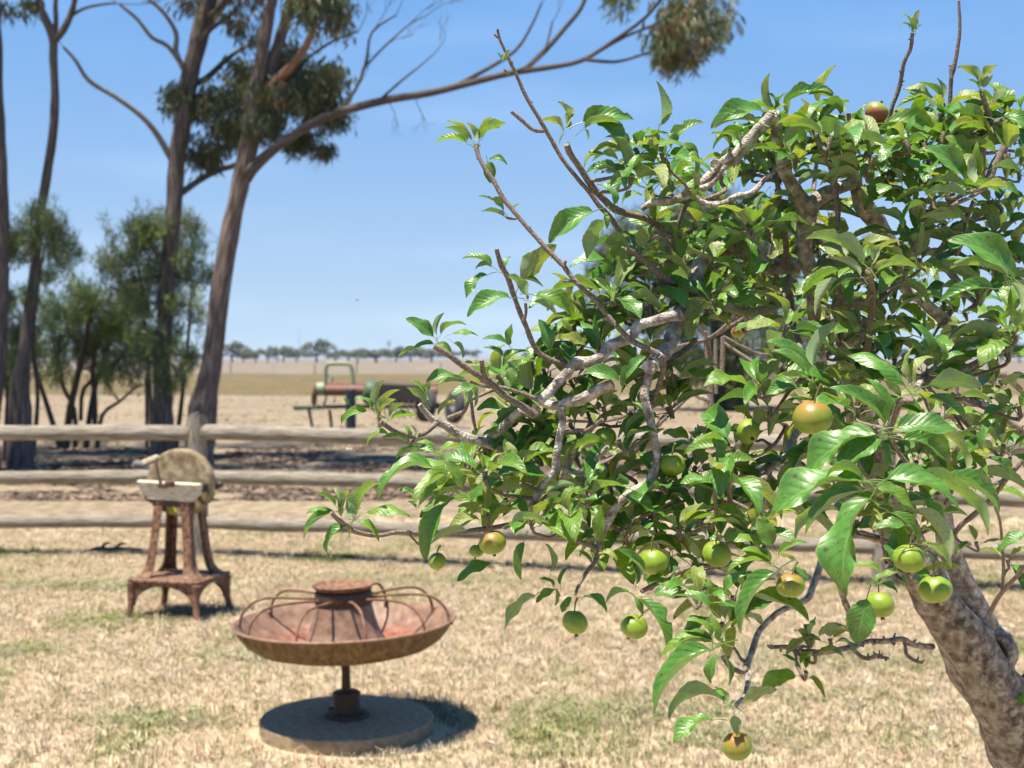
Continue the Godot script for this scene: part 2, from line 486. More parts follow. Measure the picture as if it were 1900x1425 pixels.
func make_grass() -> void:
	var patch := FastNoiseLite.new()
	patch.seed = 5
	patch.frequency = 0.55
	patch.fractal_octaves = 3
	var dry := []
	var dry_c := []
	var green := []
	var green_c := []
	for k in 120000:
		var d := pow(rf(0, 1), 0.75) * 9.5 + 4.6
		if d > 11.5 and rf(0, 1) < (d - 11.5) / 2.2:
			continue
		var x := rf(-0.43, 0.43) * (d + 0.4)
		var p := Vector3(x, 0.012, -d)
		if (Vector2(p.x, p.z) - Vector2(pad_at.x, pad_at.z)).length() < 0.40 + 0.05 * rf(0, 1):
			continue
		var v := patch.get_noise_2d(x, d * 0.8)
		var b := Basis(Vector3.UP, rf(0, TAU)).scaled(Vector3.ONE * (rf(0.6, 1.25) if rf(0, 1) < 0.985 else rf(1.6, 2.4)))
		if v > 0.30 + rf(0, 0.4):
			green.append(Transform3D(b, p))
			var g := rf(0, 1)
			green_c.append(Color(0.17 + 0.17 * g, 0.24 + 0.11 * g, 0.06 + 0.08 * g))
		else:
			dry.append(Transform3D(b.scaled(Vector3(1, rf(0.5, 1.0), 1)), p))
			var g := rf(0, 1)
			var c := Color(0.46, 0.355, 0.245).lerp(Color(0.70, 0.605, 0.465), g)
			if rf(0, 1) < 0.12:
				c = Color(0.70, 0.63, 0.51)
			if rf(0, 1) < 0.2:
				c = Color(0.29, 0.20, 0.115)
			if rf(0, 1) < 0.12:
				c = Color(0.30, 0.31, 0.14)
			dry_c.append(c)
	for q in [[180, 1094, 0.34, 0.10], [75, 1090, 0.30, 0.10], [250, 1098, 0.2, 0.1], [700, 1078, 0.7, 0.14], [1040, 1338, 0.28, 0.12], [1165, 1330, 0.4, 0.14], [1460, 1225, 0.5, 0.2], [1500, 1310, 0.55, 0.16], [1650, 1235, 0.5, 0.16], [30, 1215, 0.3, 0.12], [300, 1345, 0.22, 0.08], [900, 1085, 0.6, 0.12], [1400, 1380, 0.3, 0.1], [520, 1225, 0.3, 0.1]]:
		var mid := at(q[0], q[1], 4000.0 / (q[1] - 665.0))
		for k in 240:
			var p := Vector3(mid.x + rng.randfn(0, 0.8) * q[2], 0.012, mid.z + rng.randfn(0, 1.0) * q[3])
			green.append(Transform3D(Basis(Vector3.UP, rf(0, TAU)).scaled(Vector3.ONE * rf(0.6, 1.3)), p))
			var g := rf(0, 1)
			green_c.append(Color(0.15 + 0.20 * g, 0.23 + 0.13 * g, 0.06 + 0.10 * g))
	many("dry_grass", grass_tuft(11, 0.058, 0.65, 0.0011).commit(), M.grass_blade, dry, dry_c)
	many("green_grass", grass_tuft(12, 0.048, 0.7, 0.0012).commit(), M.grass_blade, green, green_c)
	# sparse dry weeds out on the yard and paddock
	var wd := []
	var wc := []
	for k in 9000:
		var d := 24.0 + 80.0 * pow(rf(0, 1), 1.6)
		var x := rf(-0.43, 0.43) * d
		if patch.get_noise_2d(x * 0.3, d * 0.3) < 0.02:
			continue
		wd.append(Transform3D(Basis(Vector3.UP, rf(0, TAU)).scaled(Vector3.ONE * rf(1.0, 2.6)), Vector3(x, 0.008, -d)))
		var g := rf(0, 1)
		wc.append(Color(0.26, 0.19, 0.11).lerp(Color(0.46, 0.38, 0.24), g))
	many("dry_weeds", grass_tuft(9, 0.05, 0.9, 0.003).commit(), M.grass_blade, wd, wc)
	# fallen leaves and bark under the gums, a thin scatter on the lawn
	var st := begin()
	var n := Vector3.UP
	var u := Vector2.ZERO
	tri(st, [Vector3(-0.05, 0, 0), Vector3(0, 0.008, 0.013), Vector3(0.05, 0.004, 0.004)], [n, n, n], [u, u, u])
	tri(st, [Vector3(-0.05, 0, 0), Vector3(0.05, 0.004, 0.004), Vector3(0, 0.006, -0.012)], [n, n, n], [u, u, u])
	var w := []
	var c := []
	for k in 30000:
		var d := rf(15.0, 24.0)
		var x := rf(-0.42, 0.12) * d
		if patch.get_noise_2d(x * 0.7, d) < -0.12:
			continue
		w.append(Transform3D(Basis.from_euler(Vector3(rf(-0.3, 0.3), rf(0, TAU), rf(-0.3, 0.3))).scaled(Vector3.ONE * rf(0.6, 1.9)), Vector3(x, 0.014, -d)))
		var g := rf(0, 1)
		c.append(Color(0.06, 0.042, 0.034).lerp(Color(0.34, 0.24, 0.16), g * g * g))
	for k in 350:
		var d := rf(4.8, 13.5)
		w.append(Transform3D(Basis.from_euler(Vector3(rf(-0.4, 0.4), rf(0, TAU), rf(-0.4, 0.4))).scaled(Vector3.ONE * rf(0.3, 0.8)), Vector3(rf(-0.42, 0.42) * d, 0.035, -d)))
		c.append(Color(0.28, 0.20, 0.12).lerp(Color(0.5, 0.44, 0.33), rf(0, 1)))
	many("leaf_litter", st.commit(), M.litter, w, c)

func make_fence() -> void:
	var f := thing("log_fence", "weathered grey log fence with three round rails and a dome-topped post behind the grindstone", "fence")
	var p0 := at(367, 1035, 10.8)
	p0.y = 0
	var dr := (Vector3(3.29, 0, -9.15) - Vector3(-2.52, 0, -10.8)).normalized()
	var dl := Vector3(-1, 0, -0.02).normalized()
	var posts := [p0, p0 + dr * 5.3, p0 + dr * 10.6, p0 + dl * 5.3]
	for k in posts.size():
		var st := begin()
		var r := 0.084
		var h := 1.168 - 0.03 * (k % 2)
		tube(st, [posts[k] + Vector3(0, -0.1, 0), posts[k] + Vector3(0.005, 0.4, 0), posts[k] + Vector3(0, 0.8, 0.004), posts[k] + Vector3(0, h - 0.09, 0), posts[k] + Vector3(0, h - 0.045, 0), posts[k] + Vector3(0, h - 0.015, 0), posts[k] + Vector3(0, h, 0)], [r * 1.04, r * 0.95, r * 0.9, r, r * 0.93, r * 0.66, r * 0.2], 16, 2, 0.05, 6.0)
		obj("post", st, M.post, f)
	for seg in [[posts[0], posts[1]], [posts[1], posts[2]], [posts[3], posts[0]]]:
		for lv in [[1.005, 0.062], [0.652, 0.055], [0.292, 0.052]]:
			var a: Vector3 = seg[0]
			var b: Vector3 = seg[1]
			var e := (b - a).normalized() * 0.055
			var P := []
			var R := []
			var taper := rf(-0.004, 0.004)
			for k in 9:
				var q := (a + e).lerp(b - e, k / 8.0) + Vector3(0, lv[0] + rf(-0.008, 0.008), rf(-0.008, 0.008))
				P.append(q)
				R.append(lv[1] + taper * (k - 4.0) / 4.0 + rf(-0.0025, 0.0025))
			var st := begin()
			tube(st, P, R, 14, 4, 0.06, 4.0)
			obj("rail", st, M.rail, f)

func make_horizon() -> void:
	# small gums along the skyline: three grown forms, each tree set out on its own
	var forms := []
	for k in 3:
		var o := Node3D.new()
		o.name = "horizon_tree"
		var st := begin()
		tube(st, [Vector3(0, -0.3, 0), Vector3(0.15, 1.2, 0), Vector3(0.1, 2.6, 0.1)], [0.3, 0.22, 0.16], 6, 2)
		tube(st, [Vector3(0.1, 1.2, 0), Vector3(1.1, 2.4, 0.3), Vector3(1.8, 3.2, 0.2)], [0.2, 0.15, 0.08], 5, 2)
		tube(st, [Vector3(0.1, 1.3, 0), Vector3(-1.0, 2.5, -0.3), Vector3(-1.9, 3.3, 0.1)], [0.2, 0.15, 0.08], 5, 2)
		obj("trunk", st, M.scrub_bark, o)
		var cr := begin()
		var lumps := []
		for j in 9 + k * 3:
			lumps.append([Vector3(rf(-2.9, 2.9), rf(1.7, 3.9) + (0.8 if k == 1 else 0.0), rf(-2, 2)), rf(0.8, 1.5)])
		for j in 620:
			var l: Array = lumps[j % lumps.size()]
			var d := rdir()
			d.y = absf(d.y) * 1.1 - 0.35
			var p: Vector3 = l[0] + d * l[1] * rf(0.6, 1.05)
			var s := rf(0.32, 0.62)
			var a: Vector3 = rdir() * s
			var b: Vector3 = rdir() * s
			var n := (d + Vector3.UP * 0.4).normalized()
			var g := rf(0.7, 1.25)
			var c := Color(0.07, 0.085, 0.05) * g
			tri(cr, [p - a, p + b, p + a], [n, n, n], [Vector2.ZERO, Vector2.ZERO, Vector2.ZERO], [c, c, c])
		obj("crown", cr, M.far_leaf, o)
		forms.append(o)
	var used := [false, false, false]
	var belt := [
		[352, 1.2, 1.2, "bushy gum of the far skyline between the upright gum and the leaning gum"],
		[431, 1.6, 1.7, "broad dark gum of the far skyline, first to the right of the leaning gum's trunk"],
		[452, 1.0, 1.2, "small gum of the far skyline squeezed between two broader ones left of the pale shed"],
		[474, 1.15, 1.2, "narrow far gum a little left of the tiny pale shed"],
		[497, 1.25, 1.1, "upright gum of the far skyline standing against the left of the tiny pale shed"],
		[526, 1.2, 1.4, "dense gum of the far skyline just right of the tiny pale shed"],
		[550, 1.2, 1.3, "flat-topped gum of the far skyline standing at the foot of the thin mast"],
		[588, 1.75, 1.9, "tallest rounded gum of the far skyline, just left above the old farm machine"],
		[622, 0.75, 1.1, "lowest small gum of the far skyline, directly above the machine's pale hoop"],
		[646, 1.05, 1.3, "rounded gum of the far skyline at the right end above the machine's hoop"],
		[664, 0.95, 1.1, "short dark gum of the far skyline left of the broad low one by the windpump"],
		[698, 1.2, 2.1, "broad low gum of the far skyline just left of the windpump"],
		[735, 1.15, 1.5, "gum of the far skyline just right of the windpump"],
		[762, 1.3, 1.7, "gum of the far skyline at the tip of the apple tree's upper left twig"],
		[800, 1.2, 1.7, "gum of the far skyline half behind the apple tree's left leaves"]]
	belt.append_array([
		[12, 1.2, 1.4, "far gum seen between the trunk at the left edge and the slender forked gum"],
		[80, 1.1, 1.5, "gum of the far skyline seen just right of the slender forked gum's trunk"],
		[150, 1.3, 1.4, "gum of the far skyline seen through the middle of the straggly shrub's stems"],
		[215, 1.2, 1.6, "gum of the far skyline seen at the right side of the straggly shrub's stems"],
		[262, 1.1, 1.3, "far gum seen just left of the upright gum's trunk and the steel picket"],
		[1050, 1.3, 1.7, "far gum in the gap left of the apple tree's thick pale limb"],
		[1085, 1.1, 1.5, "far gum in the gap directly above the apple tree's thick pale limb"],
		[1748, 1.6, 1.6, "skyline gum at the right, nearest to the apple tree's upright limb"],
		[1785, 1.8, 1.7, "skyline gum at the right, just above the dark side twig"],
		[1822, 1.6, 1.8, "skyline gum at the right, in the middle of the gap under the leaves"],
		[1858, 1.9, 1.7, "skyline gum at the right, second from the picture's right edge"],
		[1892, 1.7, 1.7, "skyline gum cut by the picture's right edge"]])
	for q in belt.size():
		var e: Array = belt[q]
		var d := rf(450, 640)
		var k := rng.randi() % 3
		var o: Node3D = forms[k]
		if used[k]:
			o = forms[k].duplicate()
		used[k] = true
		o.name = numbered("horizon_tree")
		add_child(o)
		var p := at(e[0], 669, d)
		p.y = 0.0
		o.position = p
		o.rotation.y = rf(0, TAU)
		var k2 := d / 540.0
		o.scale = Vector3(e[2], e[1], e[2]) * k2
		tag(o, e[3], "tree", "gums along the far skyline")
	var row_crown := begin()
	for row in 46:
		var d := rf(900, 1300)
		var p := at(-20 + row * 43 + rf(-15, 15), 669, d)
		p.y = 0.0
		var wide := rf(2.2, 3.8)
		row_crown.append_from(forms[row % 3].get_node("crown").mesh, 0, Transform3D(Basis(Vector3.UP, rf(0, TAU)).scaled(Vector3(wide, rf(1.3, 1.9), wide)), p))
	obj("far_woodland", row_crown, M.far_leaf).set_meta("kind", "stuff")
	for f in 3:
		if not used[f]:
			forms[f].free()
	# a pale shed, a windpump and a thin mast far away
	var s := thing("farm_shed", "tiny pale shed among the far skyline trees left of the machine", "shed", Vector3(at(506, 668, 660).x, 0, -660))
	var st := begin()
	box(st, Vector3(0, 1.4, 0), Vector3(5, 2.8, 6), Basis.IDENTITY, 0.05)
	obj("wall", st, M.white_sheet, s)
	st = begin()
	extrude(st, PackedVector2Array([Vector2(-2.8, 2.83), Vector2(2.8, 2.83), Vector2(0, 4.0)]), 6.4, Transform3D.IDENTITY)
	obj("roof", st, M.galvanised, s)
	s = thing("windpump", "small dark windpump standing above the far tree line", "windmill", Vector3(at(721, 669, 640).x, 0, -640))
	st = begin()
	for q in [[-1, -1], [1, -1], [1, 1], [-1, 1]]:
		tube(st, [Vector3(q[0] * 0.9, 0, q[1] * 0.9), Vector3(q[0] * 0.12, 8.6, q[1] * 0.12)], [0.11, 0.08], 4, 1)
	for h in [2.0, 4.0, 6.0]:
		var w: float = 0.9 - 0.09 * h
		box(st, Vector3(0, h, w), Vector3(w * 2, 0.1, 0.1), Basis.IDENTITY, 0.01)
		box(st, Vector3(0, h, -w), Vector3(w * 2, 0.1, 0.1), Basis.IDENTITY, 0.01)
	obj("tower", st, M.galvanised, s)
	st = begin()
	for k in 12:
		var a := TAU * k / 12
		box(st, Vector3(cos(a), sin(a), 0.3) * Vector3(0.85, 0.85, 1) + Vector3(0, 8.9, 0), Vector3(0.9, 0.28, 0.03), Basis(Vector3(0, 0, 1), a) * Basis(Vector3(1, 0, 0), 0.5), 0.004)
	obj("wheel", st, M.galvanised, s)
	st = begin()
	box(st, Vector3(0.5, 8.9, -1.2), Vector3(0.05, 0.7, 1.2), Basis(Vector3.UP, 0.5), 0.01)
	obj("tail", st, M.galvanised, s)
	s = thing("mast", "thin pale mast rising high above the far tree line", "mast", Vector3(at(555, 669, 900).x, 0, -900))
	st = begin()
	for q in [0, 1, 2]:
		var a: float = TAU * q / 3.0
		tube(st, [Vector3(cos(a) * 0.28, 0, sin(a) * 0.28), Vector3(cos(a) * 0.2, 20.5, sin(a) * 0.2)], [0.05, 0.04], 4, 1)
	for k in 20:
		box(st, Vector3(0, k * 1.0 + 0.7, 0), Vector3(0.5, 0.05, 0.05), Basis(Vector3.UP, k * 1.1), 0.01)
	obj("lattice", st, M.galvanised, s)
	# the wire fence across the paddock
	var wf := thing("paddock_fence", "low pale post-and-wire fence crossing the paddock far behind the machine", "fence")
	for k in 26:
		st = begin()
		var x := at(-40 + k * 78.0, 690, 141).x
		tube(st, [Vector3(x, -0.1, -141), Vector3(x, 1.15 + rf(-0.1, 0.1), -141)], [0.07, 0.06], 6, 1)
		obj("post", st, M.white_sheet if k % 3 == 1 else M.log_grey, wf)
	for h in [0.4, 0.75, 1.05]:
		st = begin()
		tube(st, [Vector3(-60, h, -141), Vector3(60, h, -141)], [0.006, 0.006], 4, 1)
		obj("wire", st, M.galvanised, wf)

func limb(st: SurfaceTool, d: float, a: Array, sides := 10, sub := 3, rough := 0.12, dd := 0.0) -> Array:
	# a: x, y, radius triples read from the photograph (pixels) at d metres; dd draws the tip nearer or farther
	var P := []
	var R := []
	var n := a.size() / 3
	for k in n:
		var q := d + dd * k / maxf(1.0, n - 1.0)
		P.append(at(a[k * 3], a[k * 3 + 1], q))
		R.append(a[k * 3 + 2] * q / 2500.0)
	tube(st, P, R, sides, sub, rough, 3.0 / maxf(0.02, R[0] * 6.0))
	return P

func limbs(called: String, d: float, list: Array, m: Material, parent: Node3D, inv: Vector3, sides := 8) -> void:
	# each limb a piece of its own; the last two numbers of an entry: how far the tip comes forward, and whether it ends in twigs
	for q in list:
		var st := begin()
		var P := limb(st, d, q[0], sides, 3, 0.12, q[1])
		if q[2] > 0:
			twigs(st, P[-1], (P[-1] - P[-2]).normalized(), q[2] * 0.5, 0.009, 2)
		shift(obj(called, st, m, parent), inv)

func twigs(st: SurfaceTool, p: Vector3, dir: Vector3, len: float, r: float, depth: int) -> void:
	var q := p + dir * len * 0.5 + rdir() * len * 0.08
	var e := p + dir * len + rdir() * len * 0.16
	tube(st, [p, q, e], [r, r * 0.8, r * 0.5], 4, 2)
	if depth > 0:
		for k in 2 + rng.randi() % 2:
			twigs(st, p.lerp(e, rf(0.45, 1.0)), (dir + rdir() * 0.65 + Vector3.UP * 0.1).normalized(), len * rf(0.5, 0.75), r * 0.55, depth - 1)

func gum_spray() -> Mesh:
	# one twig end with hanging sickle leaves
	var st := begin()
	var u := Vector2.ZERO
	for k in 13:
		var a := rf(0, TAU)
		var b := Vector3(rf(-0.10, 0.10), rf(-0.06, 0.08), rf(-0.10, 0.10))
		var d := (Vector3(cos(a), rf(-2.2, -0.5), sin(a))).normalized()
		var s := d.cross(Vector3(cos(a + 1.3), 0.2, sin(a + 1.3))).normalized() * rf(0.008, 0.013)
		var l := rf(0.09, 0.15)
		var n := d.cross(s).normalized()
		var m1 := b + d * l * 0.4 + s.cross(d) * 0.4
		var tp := b + d * l + Vector3(0, -0.02, 0)
		tri(st, [b, m1 + s, m1 - s], [n, n, n], [u, u, u])
		tri(st, [m1 + s, tp, m1 - s], [n, n, n], [u, u, u])
	return st.commit()

func needle_spray() -> Mesh:
	var st := begin()
	var u := Vector2.ZERO
	for k in 20:
		var d := (rdir() + Vector3(0, 0.9, 0)).normalized()
		var b := Vector3(rf(-0.06, 0.06), rf(-0.09, 0.09), rf(-0.06, 0.06))
		var s := d.cross(rdir()).normalized() * rf(0.004, 0.008)
		var l := rf(0.08, 0.16)
		var n := d.cross(s).normalized()
		tri(st, [b - s, b + s, b + d * l], [n, n, n], [u, u, u])
	return st.commit()

func clump(where: Array, tints: Array, c: Vector3, r: Vector3, n: int, base: Color, odd: Color, odd_share: float, size := 1.0) -> void:
	# sprays gather in knots inside the clump, leaving holes between
	var knots := []
	for k in maxi(5, n / 7):
		knots.append(c + rdir() * r * pow(rf(0, 1), 0.45))
	for k in n:
		var q: Vector3 = knots[rng.randi() % knots.size()]
		var p := q + rdir() * r.x * 0.42 * rf(0.1, 1.8)
		where.append(Transform3D(Basis.from_euler(Vector3(rf(-0.35, 0.35), rf(0, TAU), rf(-0.35, 0.35))).scaled(Vector3.ONE * rf(0.75, 1.25) * size), p))
		var g := rf(0.65, 1.35)
		tints.append((odd if rf(0, 1) < odd_share else base) * g)

func canopy(where: Array, tints: Array, px0: float, px1: float, n: int, base: Color, odd: Color) -> void:
	# the high crowns above the picture, as wide as the dappled shade they throw on the yard
	var holes := FastNoiseLite.new()
	holes.seed = 77
	holes.frequency = 0.5
	holes.fractal_octaves = 2
	var made := 0
	while made < n:
		var d := rf(17.6, 28.5)
		var px := rf(px0, px1)
		var x := (px - 950.0) / 2500.0 * d
		if px > 250.0 and d > 21.7 + 0.5 * holes.get_noise_1d(x * 3.0) and d < 23.4 + 0.5 * holes.get_noise_1d(x * 3.0 + 50.0):
			continue
		if px > 250.0 and d < 18.6:
			continue
		if holes.get_noise_2d(x, d * 0.6) > 0.36:
			continue
		var h := maxf(9.2, 2.9 + 0.285 * d) + rf(0.0, 2.2)
		made += 1
		where.append(Transform3D(Basis.from_euler(Vector3(rf(-0.35, 0.35), rf(0, TAU), rf(-0.35, 0.35))).scaled(Vector3.ONE * rf(1.5, 2.1)), Vector3(x - 0.21 * h, h, -d + 0.13 * h)))
		tints.append((odd if rf(0, 1) < 0.1 else base) * rf(0.65, 1.35))

func make_gums() -> void:
	var spray := gum_spray()
	var needle := needle_spray()
	var leafc := Color(0.085, 0.108, 0.055)
	var dry := Color(0.19, 0.115, 0.055)
	# --- leaning gum behind the fence post
	var d := 20.0
	var t := thing("gum_tree", "tall leaning grey-brown gum directly behind the dome-topped post, with a long limb reaching right", "tree", Vector3(at(365, 865, d).x, 0, -d))
	var inv := -t.position
	var st := begin()
	limb(st, d, [360, 900, 40.3, 367, 850, 30.2, 372, 800, 26.9, 380, 740, 23.5, 392, 680, 18, 402, 600, 17.3, 412, 520, 17.3, 425, 440, 16.6, 440, 370, 16.6, 453, 310, 17.3, 466, 250, 18, 476, 190, 17.3, 482, 130, 13, 490, 80, 11.5, 500, 20, 10.8, 514, -40, 10.1, 530, -160, 8.6, 550, -330, 6.5], 14, 3, 0.22)
	shift(obj("trunk", st, M.gum_bark, t), inv)
	st = begin()
	limb(st, d, [474, 200, 12, 492, 150, 11.2, 510, 100, 10.4, 528, 45, 10.4, 548, -30, 9.6, 575, -150, 8, 600, -300, 5.6], 10, 3, 0.15, 0.5)
	shift(obj("limb", st, M.gum_bark, t), inv)
	st = begin()
	limb(st, d, [470, 225, 12, 490, 180, 10.4, 515, 148, 9.6, 545, 118, 8, 568, 85, 7.2, 583, 45, 7.2, 590, -10, 6.4, 588, -80, 5.6, 600, -180, 4], 10, 3, 0.12, -0.6)
	shift(obj("limb", st, M.gum_bark_orange, t), inv)
	st = begin()
	limb(st, d, [456, 330, 12.8, 478, 303, 11, 520, 268, 9.3, 580, 230, 8.5, 640, 205, 8.1, 720, 185, 7.6, 800, 172, 6.8, 880, 152, 6.4, 950, 135, 6, 1020, 125, 5.1, 1080, 112, 4.2, 1140, 75, 3.8, 1200, 30, 3.4, 1235, -15, 3], 10, 3, 0.12, -2.0)
	limb(st, d - 1.2, [972, 130, 5, 1010, 95, 5, 1050, 50, 4.5, 1078, 15, 4, 1095, -30, 3.5], 7, 3, 0.1)
	limb(st, d - 1.0, [838, 163, 4.5, 900, 130, 4, 955, 95, 3.2, 985, 50, 2.6, 1005, 5, 2], 6, 3, 0.1)
	limb(st, d - 1.6, [1085, 110, 4, 1140, 115, 3, 1190, 102, 2.6, 1240, 85, 2], 6, 3, 0.1)
	limb(st, d - 1.6, [1105, 98, 4, 1160, 68, 3, 1215, 45, 2.5, 1250, 20, 2], 6, 3, 0.1)
	limb(st, d - 1.3, [945, 136, 3, 985, 120, 2.5, 1010, 95, 2, 1025, 40, 1.6], 5, 3, 0.1)
	limb(st, d - 0.2, [625, 212, 4, 660, 165, 3.2, 680, 112, 2.8, 690, 60, 2.2, 735, 28, 1.6], 6, 3, 0.1)
	limb(st, d - 0.2, [672, 130, 2.6, 715, 85, 2, 760, 45, 1.5, 790, 30, 1.0], 5, 3, 0.1)
	limb(st, d - 0.4, [700, 190, 3, 745, 150, 2.2, 780, 122, 1.5, 805, 100, 1.0], 5, 3, 0.1)
	limb(st, d + 0.3, [520, 150, 4, 575, 105, 3, 620, 75, 2.5, 665, 58, 2], 6, 3, 0.1)
	for q in [[735, 28], [790, 30], [805, 100], [715, 85], [690, 60], [665, 58], [1025, 40], [1005, 5], [760, 45], [660, 165]]:
		twigs(st, at(q[0], q[1], d - 0.4), Vector3(rf(0.2, 0.9), rf(0.3, 0.9), rf(-0.3, 0.3)).normalized(), rf(0.3, 0.55), 0.007, 2)
	for q in [[720, 187], [770, 180], [585, 230]]:
		twigs(st, at(q[0], q[1], d - 0.5), Vector3(rf(-0.2, 0.5), -0.9, 0.1).normalized(), 0.45, 0.006, 2)
	for q in [[1200, 100], [1215, 45], [1240, 85], [1235, 10]]:
		twigs(st, at(q[0], q[1], d - 1.8), Vector3(0.8, -0.2, 0.1).normalized(), 0.5, 0.008, 2)
	shift(obj("long_limb", st, M.gum_bark_grey, t), inv)
	var w := []
	var c := []
	for q in [[585, 165, 0.38, 95], [540, 125, 0.36, 80], [600, 215, 0.3, 60], [510, 185, 0.36, 75], [560, 260, 0.22, 34], [600, 280, 0.14, 14], [490, 235, 0.25, 36], [620, 140, 0.22, 34]]:
		clump(w, c, at(q[0], q[1], d + rf(-0.3, 0.9)), Vector3(q[2], q[2] * 0.85, q[2]), int(q[3] * 2.1), leafc, dry, 0.10)
	for q in [[590, 5, 0.42, 90], [620, 30, 0.25, 40], [560, 20, 0.3, 40], [1245, 40, 0.34, 80], [1290, 20, 0.42, 110], [1265, 105, 0.30, 70], [1320, 60, 0.22, 30], [1240, 85, 0.2, 25], [1150, 2, 0.2, 24]]:
		clump(w, c, at(q[0], q[1], d - 1.7 + rf(-0.4, 0.4)), Vector3(q[2], q[2] * 1.1, q[2]), int(q[3] * 1.3), leafc * 1.2, dry, 0.2)
	canopy(w, c, 330.0, 880.0, 2600, leafc, dry)
	shift(many("crown", spray, M.gum_leaf, w, c, t), inv)
	# --- upright gum left of the post
	d = 21.0
	t = thing("gum_tree", "upright grey gum standing left of the fence post, dark hollow scar at its foot", "tree", Vector3(at(303, 850, d).x, 0, -d))
	inv = -t.position
	st = begin()
	limb(st, d, [303, 890, 31, 303, 840, 23.2, 304, 800, 20.6, 302, 740, 18.9, 300, 680, 15.2, 305, 600, 14.4, 312, 500, 14.4, 322, 400, 15.2, 328, 300, 15.2, 340, 220, 16, 350, 150, 16, 362, 100, 16.7, 378, 30, 17.5, 392, -40, 16.7, 405, -150, 13.7, 420, -330, 9.1], 14, 3, 0.2)
	shift(obj("trunk", st, M.gum_bark_grey, t), inv)
	limbs("limb", d, [[[374, 55, 12, 398, 22, 11.2, 425, -12, 10.4, 470, -80, 8.8, 520, -180, 6.4], 0.0, 0], [[352, 158, 7, 382, 146, 6, 412, 118, 5, 442, 94, 4, 475, 76, 3], 0.6, 0], [[336, 358, 7, 368, 336, 6, 402, 317, 6, 442, 304, 5, 470, 285, 4], 1.0, 0], [[366, 90, 6, 385, 60, 5, 410, 40, 4, 440, 20, 3], -0.6, 0]], M.gum_bark_grey, t, inv)
	limbs("bare_limb", d, [[[341, 128, 6, 326, 95, 5, 327, 62, 4.5, 302, 22, 4, 268, -8, 3.5], -0.5, 0], [[340, 124, 5.5, 312, 86, 4.5, 282, 70, 4, 255, 36, 3.5, 222, 8, 3], -0.8, 1.0], [[320, 298, 7, 292, 250, 6, 262, 215, 5.5, 215, 180, 5, 165, 150, 4.5, 140, 112, 3.5, 118, 88, 2.5], -1.0, 0.8]], M.log_grey, t, inv)
	w = []
	c = []
	for q in [[340, 185, 0.28, 70], [400, 195, 0.38, 75], [440, 165, 0.36, 60], [420, 245, 0.32, 55], [370, 275, 0.28, 40], [450, 230, 0.3, 40], [445, 120, 0.2, 22], [395, 300, 0.2, 18]]:
		clump(w, c, at(q[0], q[1], d + rf(-0.2, 0.8)), Vector3(q[2], q[2] * 0.85, q[2]), int(q[3] * 1.9), leafc, dry, 0.05)
	for q in [[455, 15, 0.4, 50], [430, 40, 0.25, 24], [345, 10, 0.25, 24], [470, 60, 0.2, 12]]:
		clump(w, c, at(q[0], q[1], d - 0.4), Vector3(q[2], q[2] * 0.8, q[2]), q[3], leafc, dry, 0.3)
	canopy(w, c, 120.0, 330.0, 1200, leafc, dry)
	shift(many("crown", spray, M.gum_leaf, w, c, t), inv)
	# --- slender forked gum at the left
	d = 19.5
	t = thing("gum_tree", "slender dark gum near the left edge, forking high up", "tree", Vector3(at(38, 860, d).x, 0, -d))
	inv = -t.position
	st = begin()
	limb(st, d, [36, 900, 30.6, 38, 850, 25.2, 38, 780, 22.5, 36, 720, 18, 44, 660, 12.5, 52, 590, 10.1, 62, 520, 9.4, 72, 420, 8.6, 86, 330, 8.6, 98, 250, 8.2, 102, 180, 7.8, 99, 110, 7.8, 98, 68, 8.6, 78, 20, 7, 62, -35, 5.5, 40, -160, 3.9], 12, 3, 0.2)
	shift(obj("trunk", st, M.gum_bark_grey, t), inv)
	limbs("limb", d, [[[101, 75, 8, 118, 55, 7, 132, 25, 6, 142, -15, 5, 160, -110, 4], 0.0, 0], [[100, 68, 6, 104, 40, 5, 103, 5, 4.5, 108, -40, 4], 0.0, 0], [[128, 32, 4, 155, 16, 3, 190, 8, 2.5, 215, 6, 2], 0.0, 1.0]], M.gum_bark_grey, t, inv)
	w = []
	c = []
	for q in [[20, 12, 0.2, 20], [55, 5, 0.15, 12]]:
		clump(w, c, at(q[0], q[1], d), Vector3(q[2], q[2] * 0.8, q[2]), q[3], leafc, dry, 0.1)
	canopy(w, c, 0.0, 120.0, 800, leafc, dry)
	shift(many("crown", spray, M.gum_leaf, w, c, t), inv)
	# --- gum cut by the left edge
	d = 19.0
	t = thing("gum_tree", "dark gum trunk cut off by the left edge of the picture", "tree", Vector3(at(-26, 860, d).x, 0, -d))
	inv = -t.position
	st = begin()
	limb(st, d, [-30, 900, 34, -28, 840, 26, -20, 760, 22, -10, 690, 19, -4, 600, 18, 0, 480, 17, 1, 380, 15, -4, 260, 14, -7, 150, 12, -9, 50, 11, -14, -60, 10, -30, -200, 7], 12, 3, 0.2)
	shift(obj("trunk", st, M.gum_bark_grey, t), inv)
	w = []
	c = []
	canopy(w, c, -140.0, 0.0, 700, leafc, dry)
	shift(many("crown", spray, M.gum_leaf, w, c, t), inv)
	# --- scrub between the trunks
	d = 22.5
	var green := Color(0.135, 0.175, 0.09)
	var fresh := Color(0.22, 0.30, 0.09)
	t = thing("shrub", "straggly needle-leaved shrub with many dark stems between the left gums", "shrub", Vector3(at(140, 800, d).x, 0, -d))
	inv = -t.position
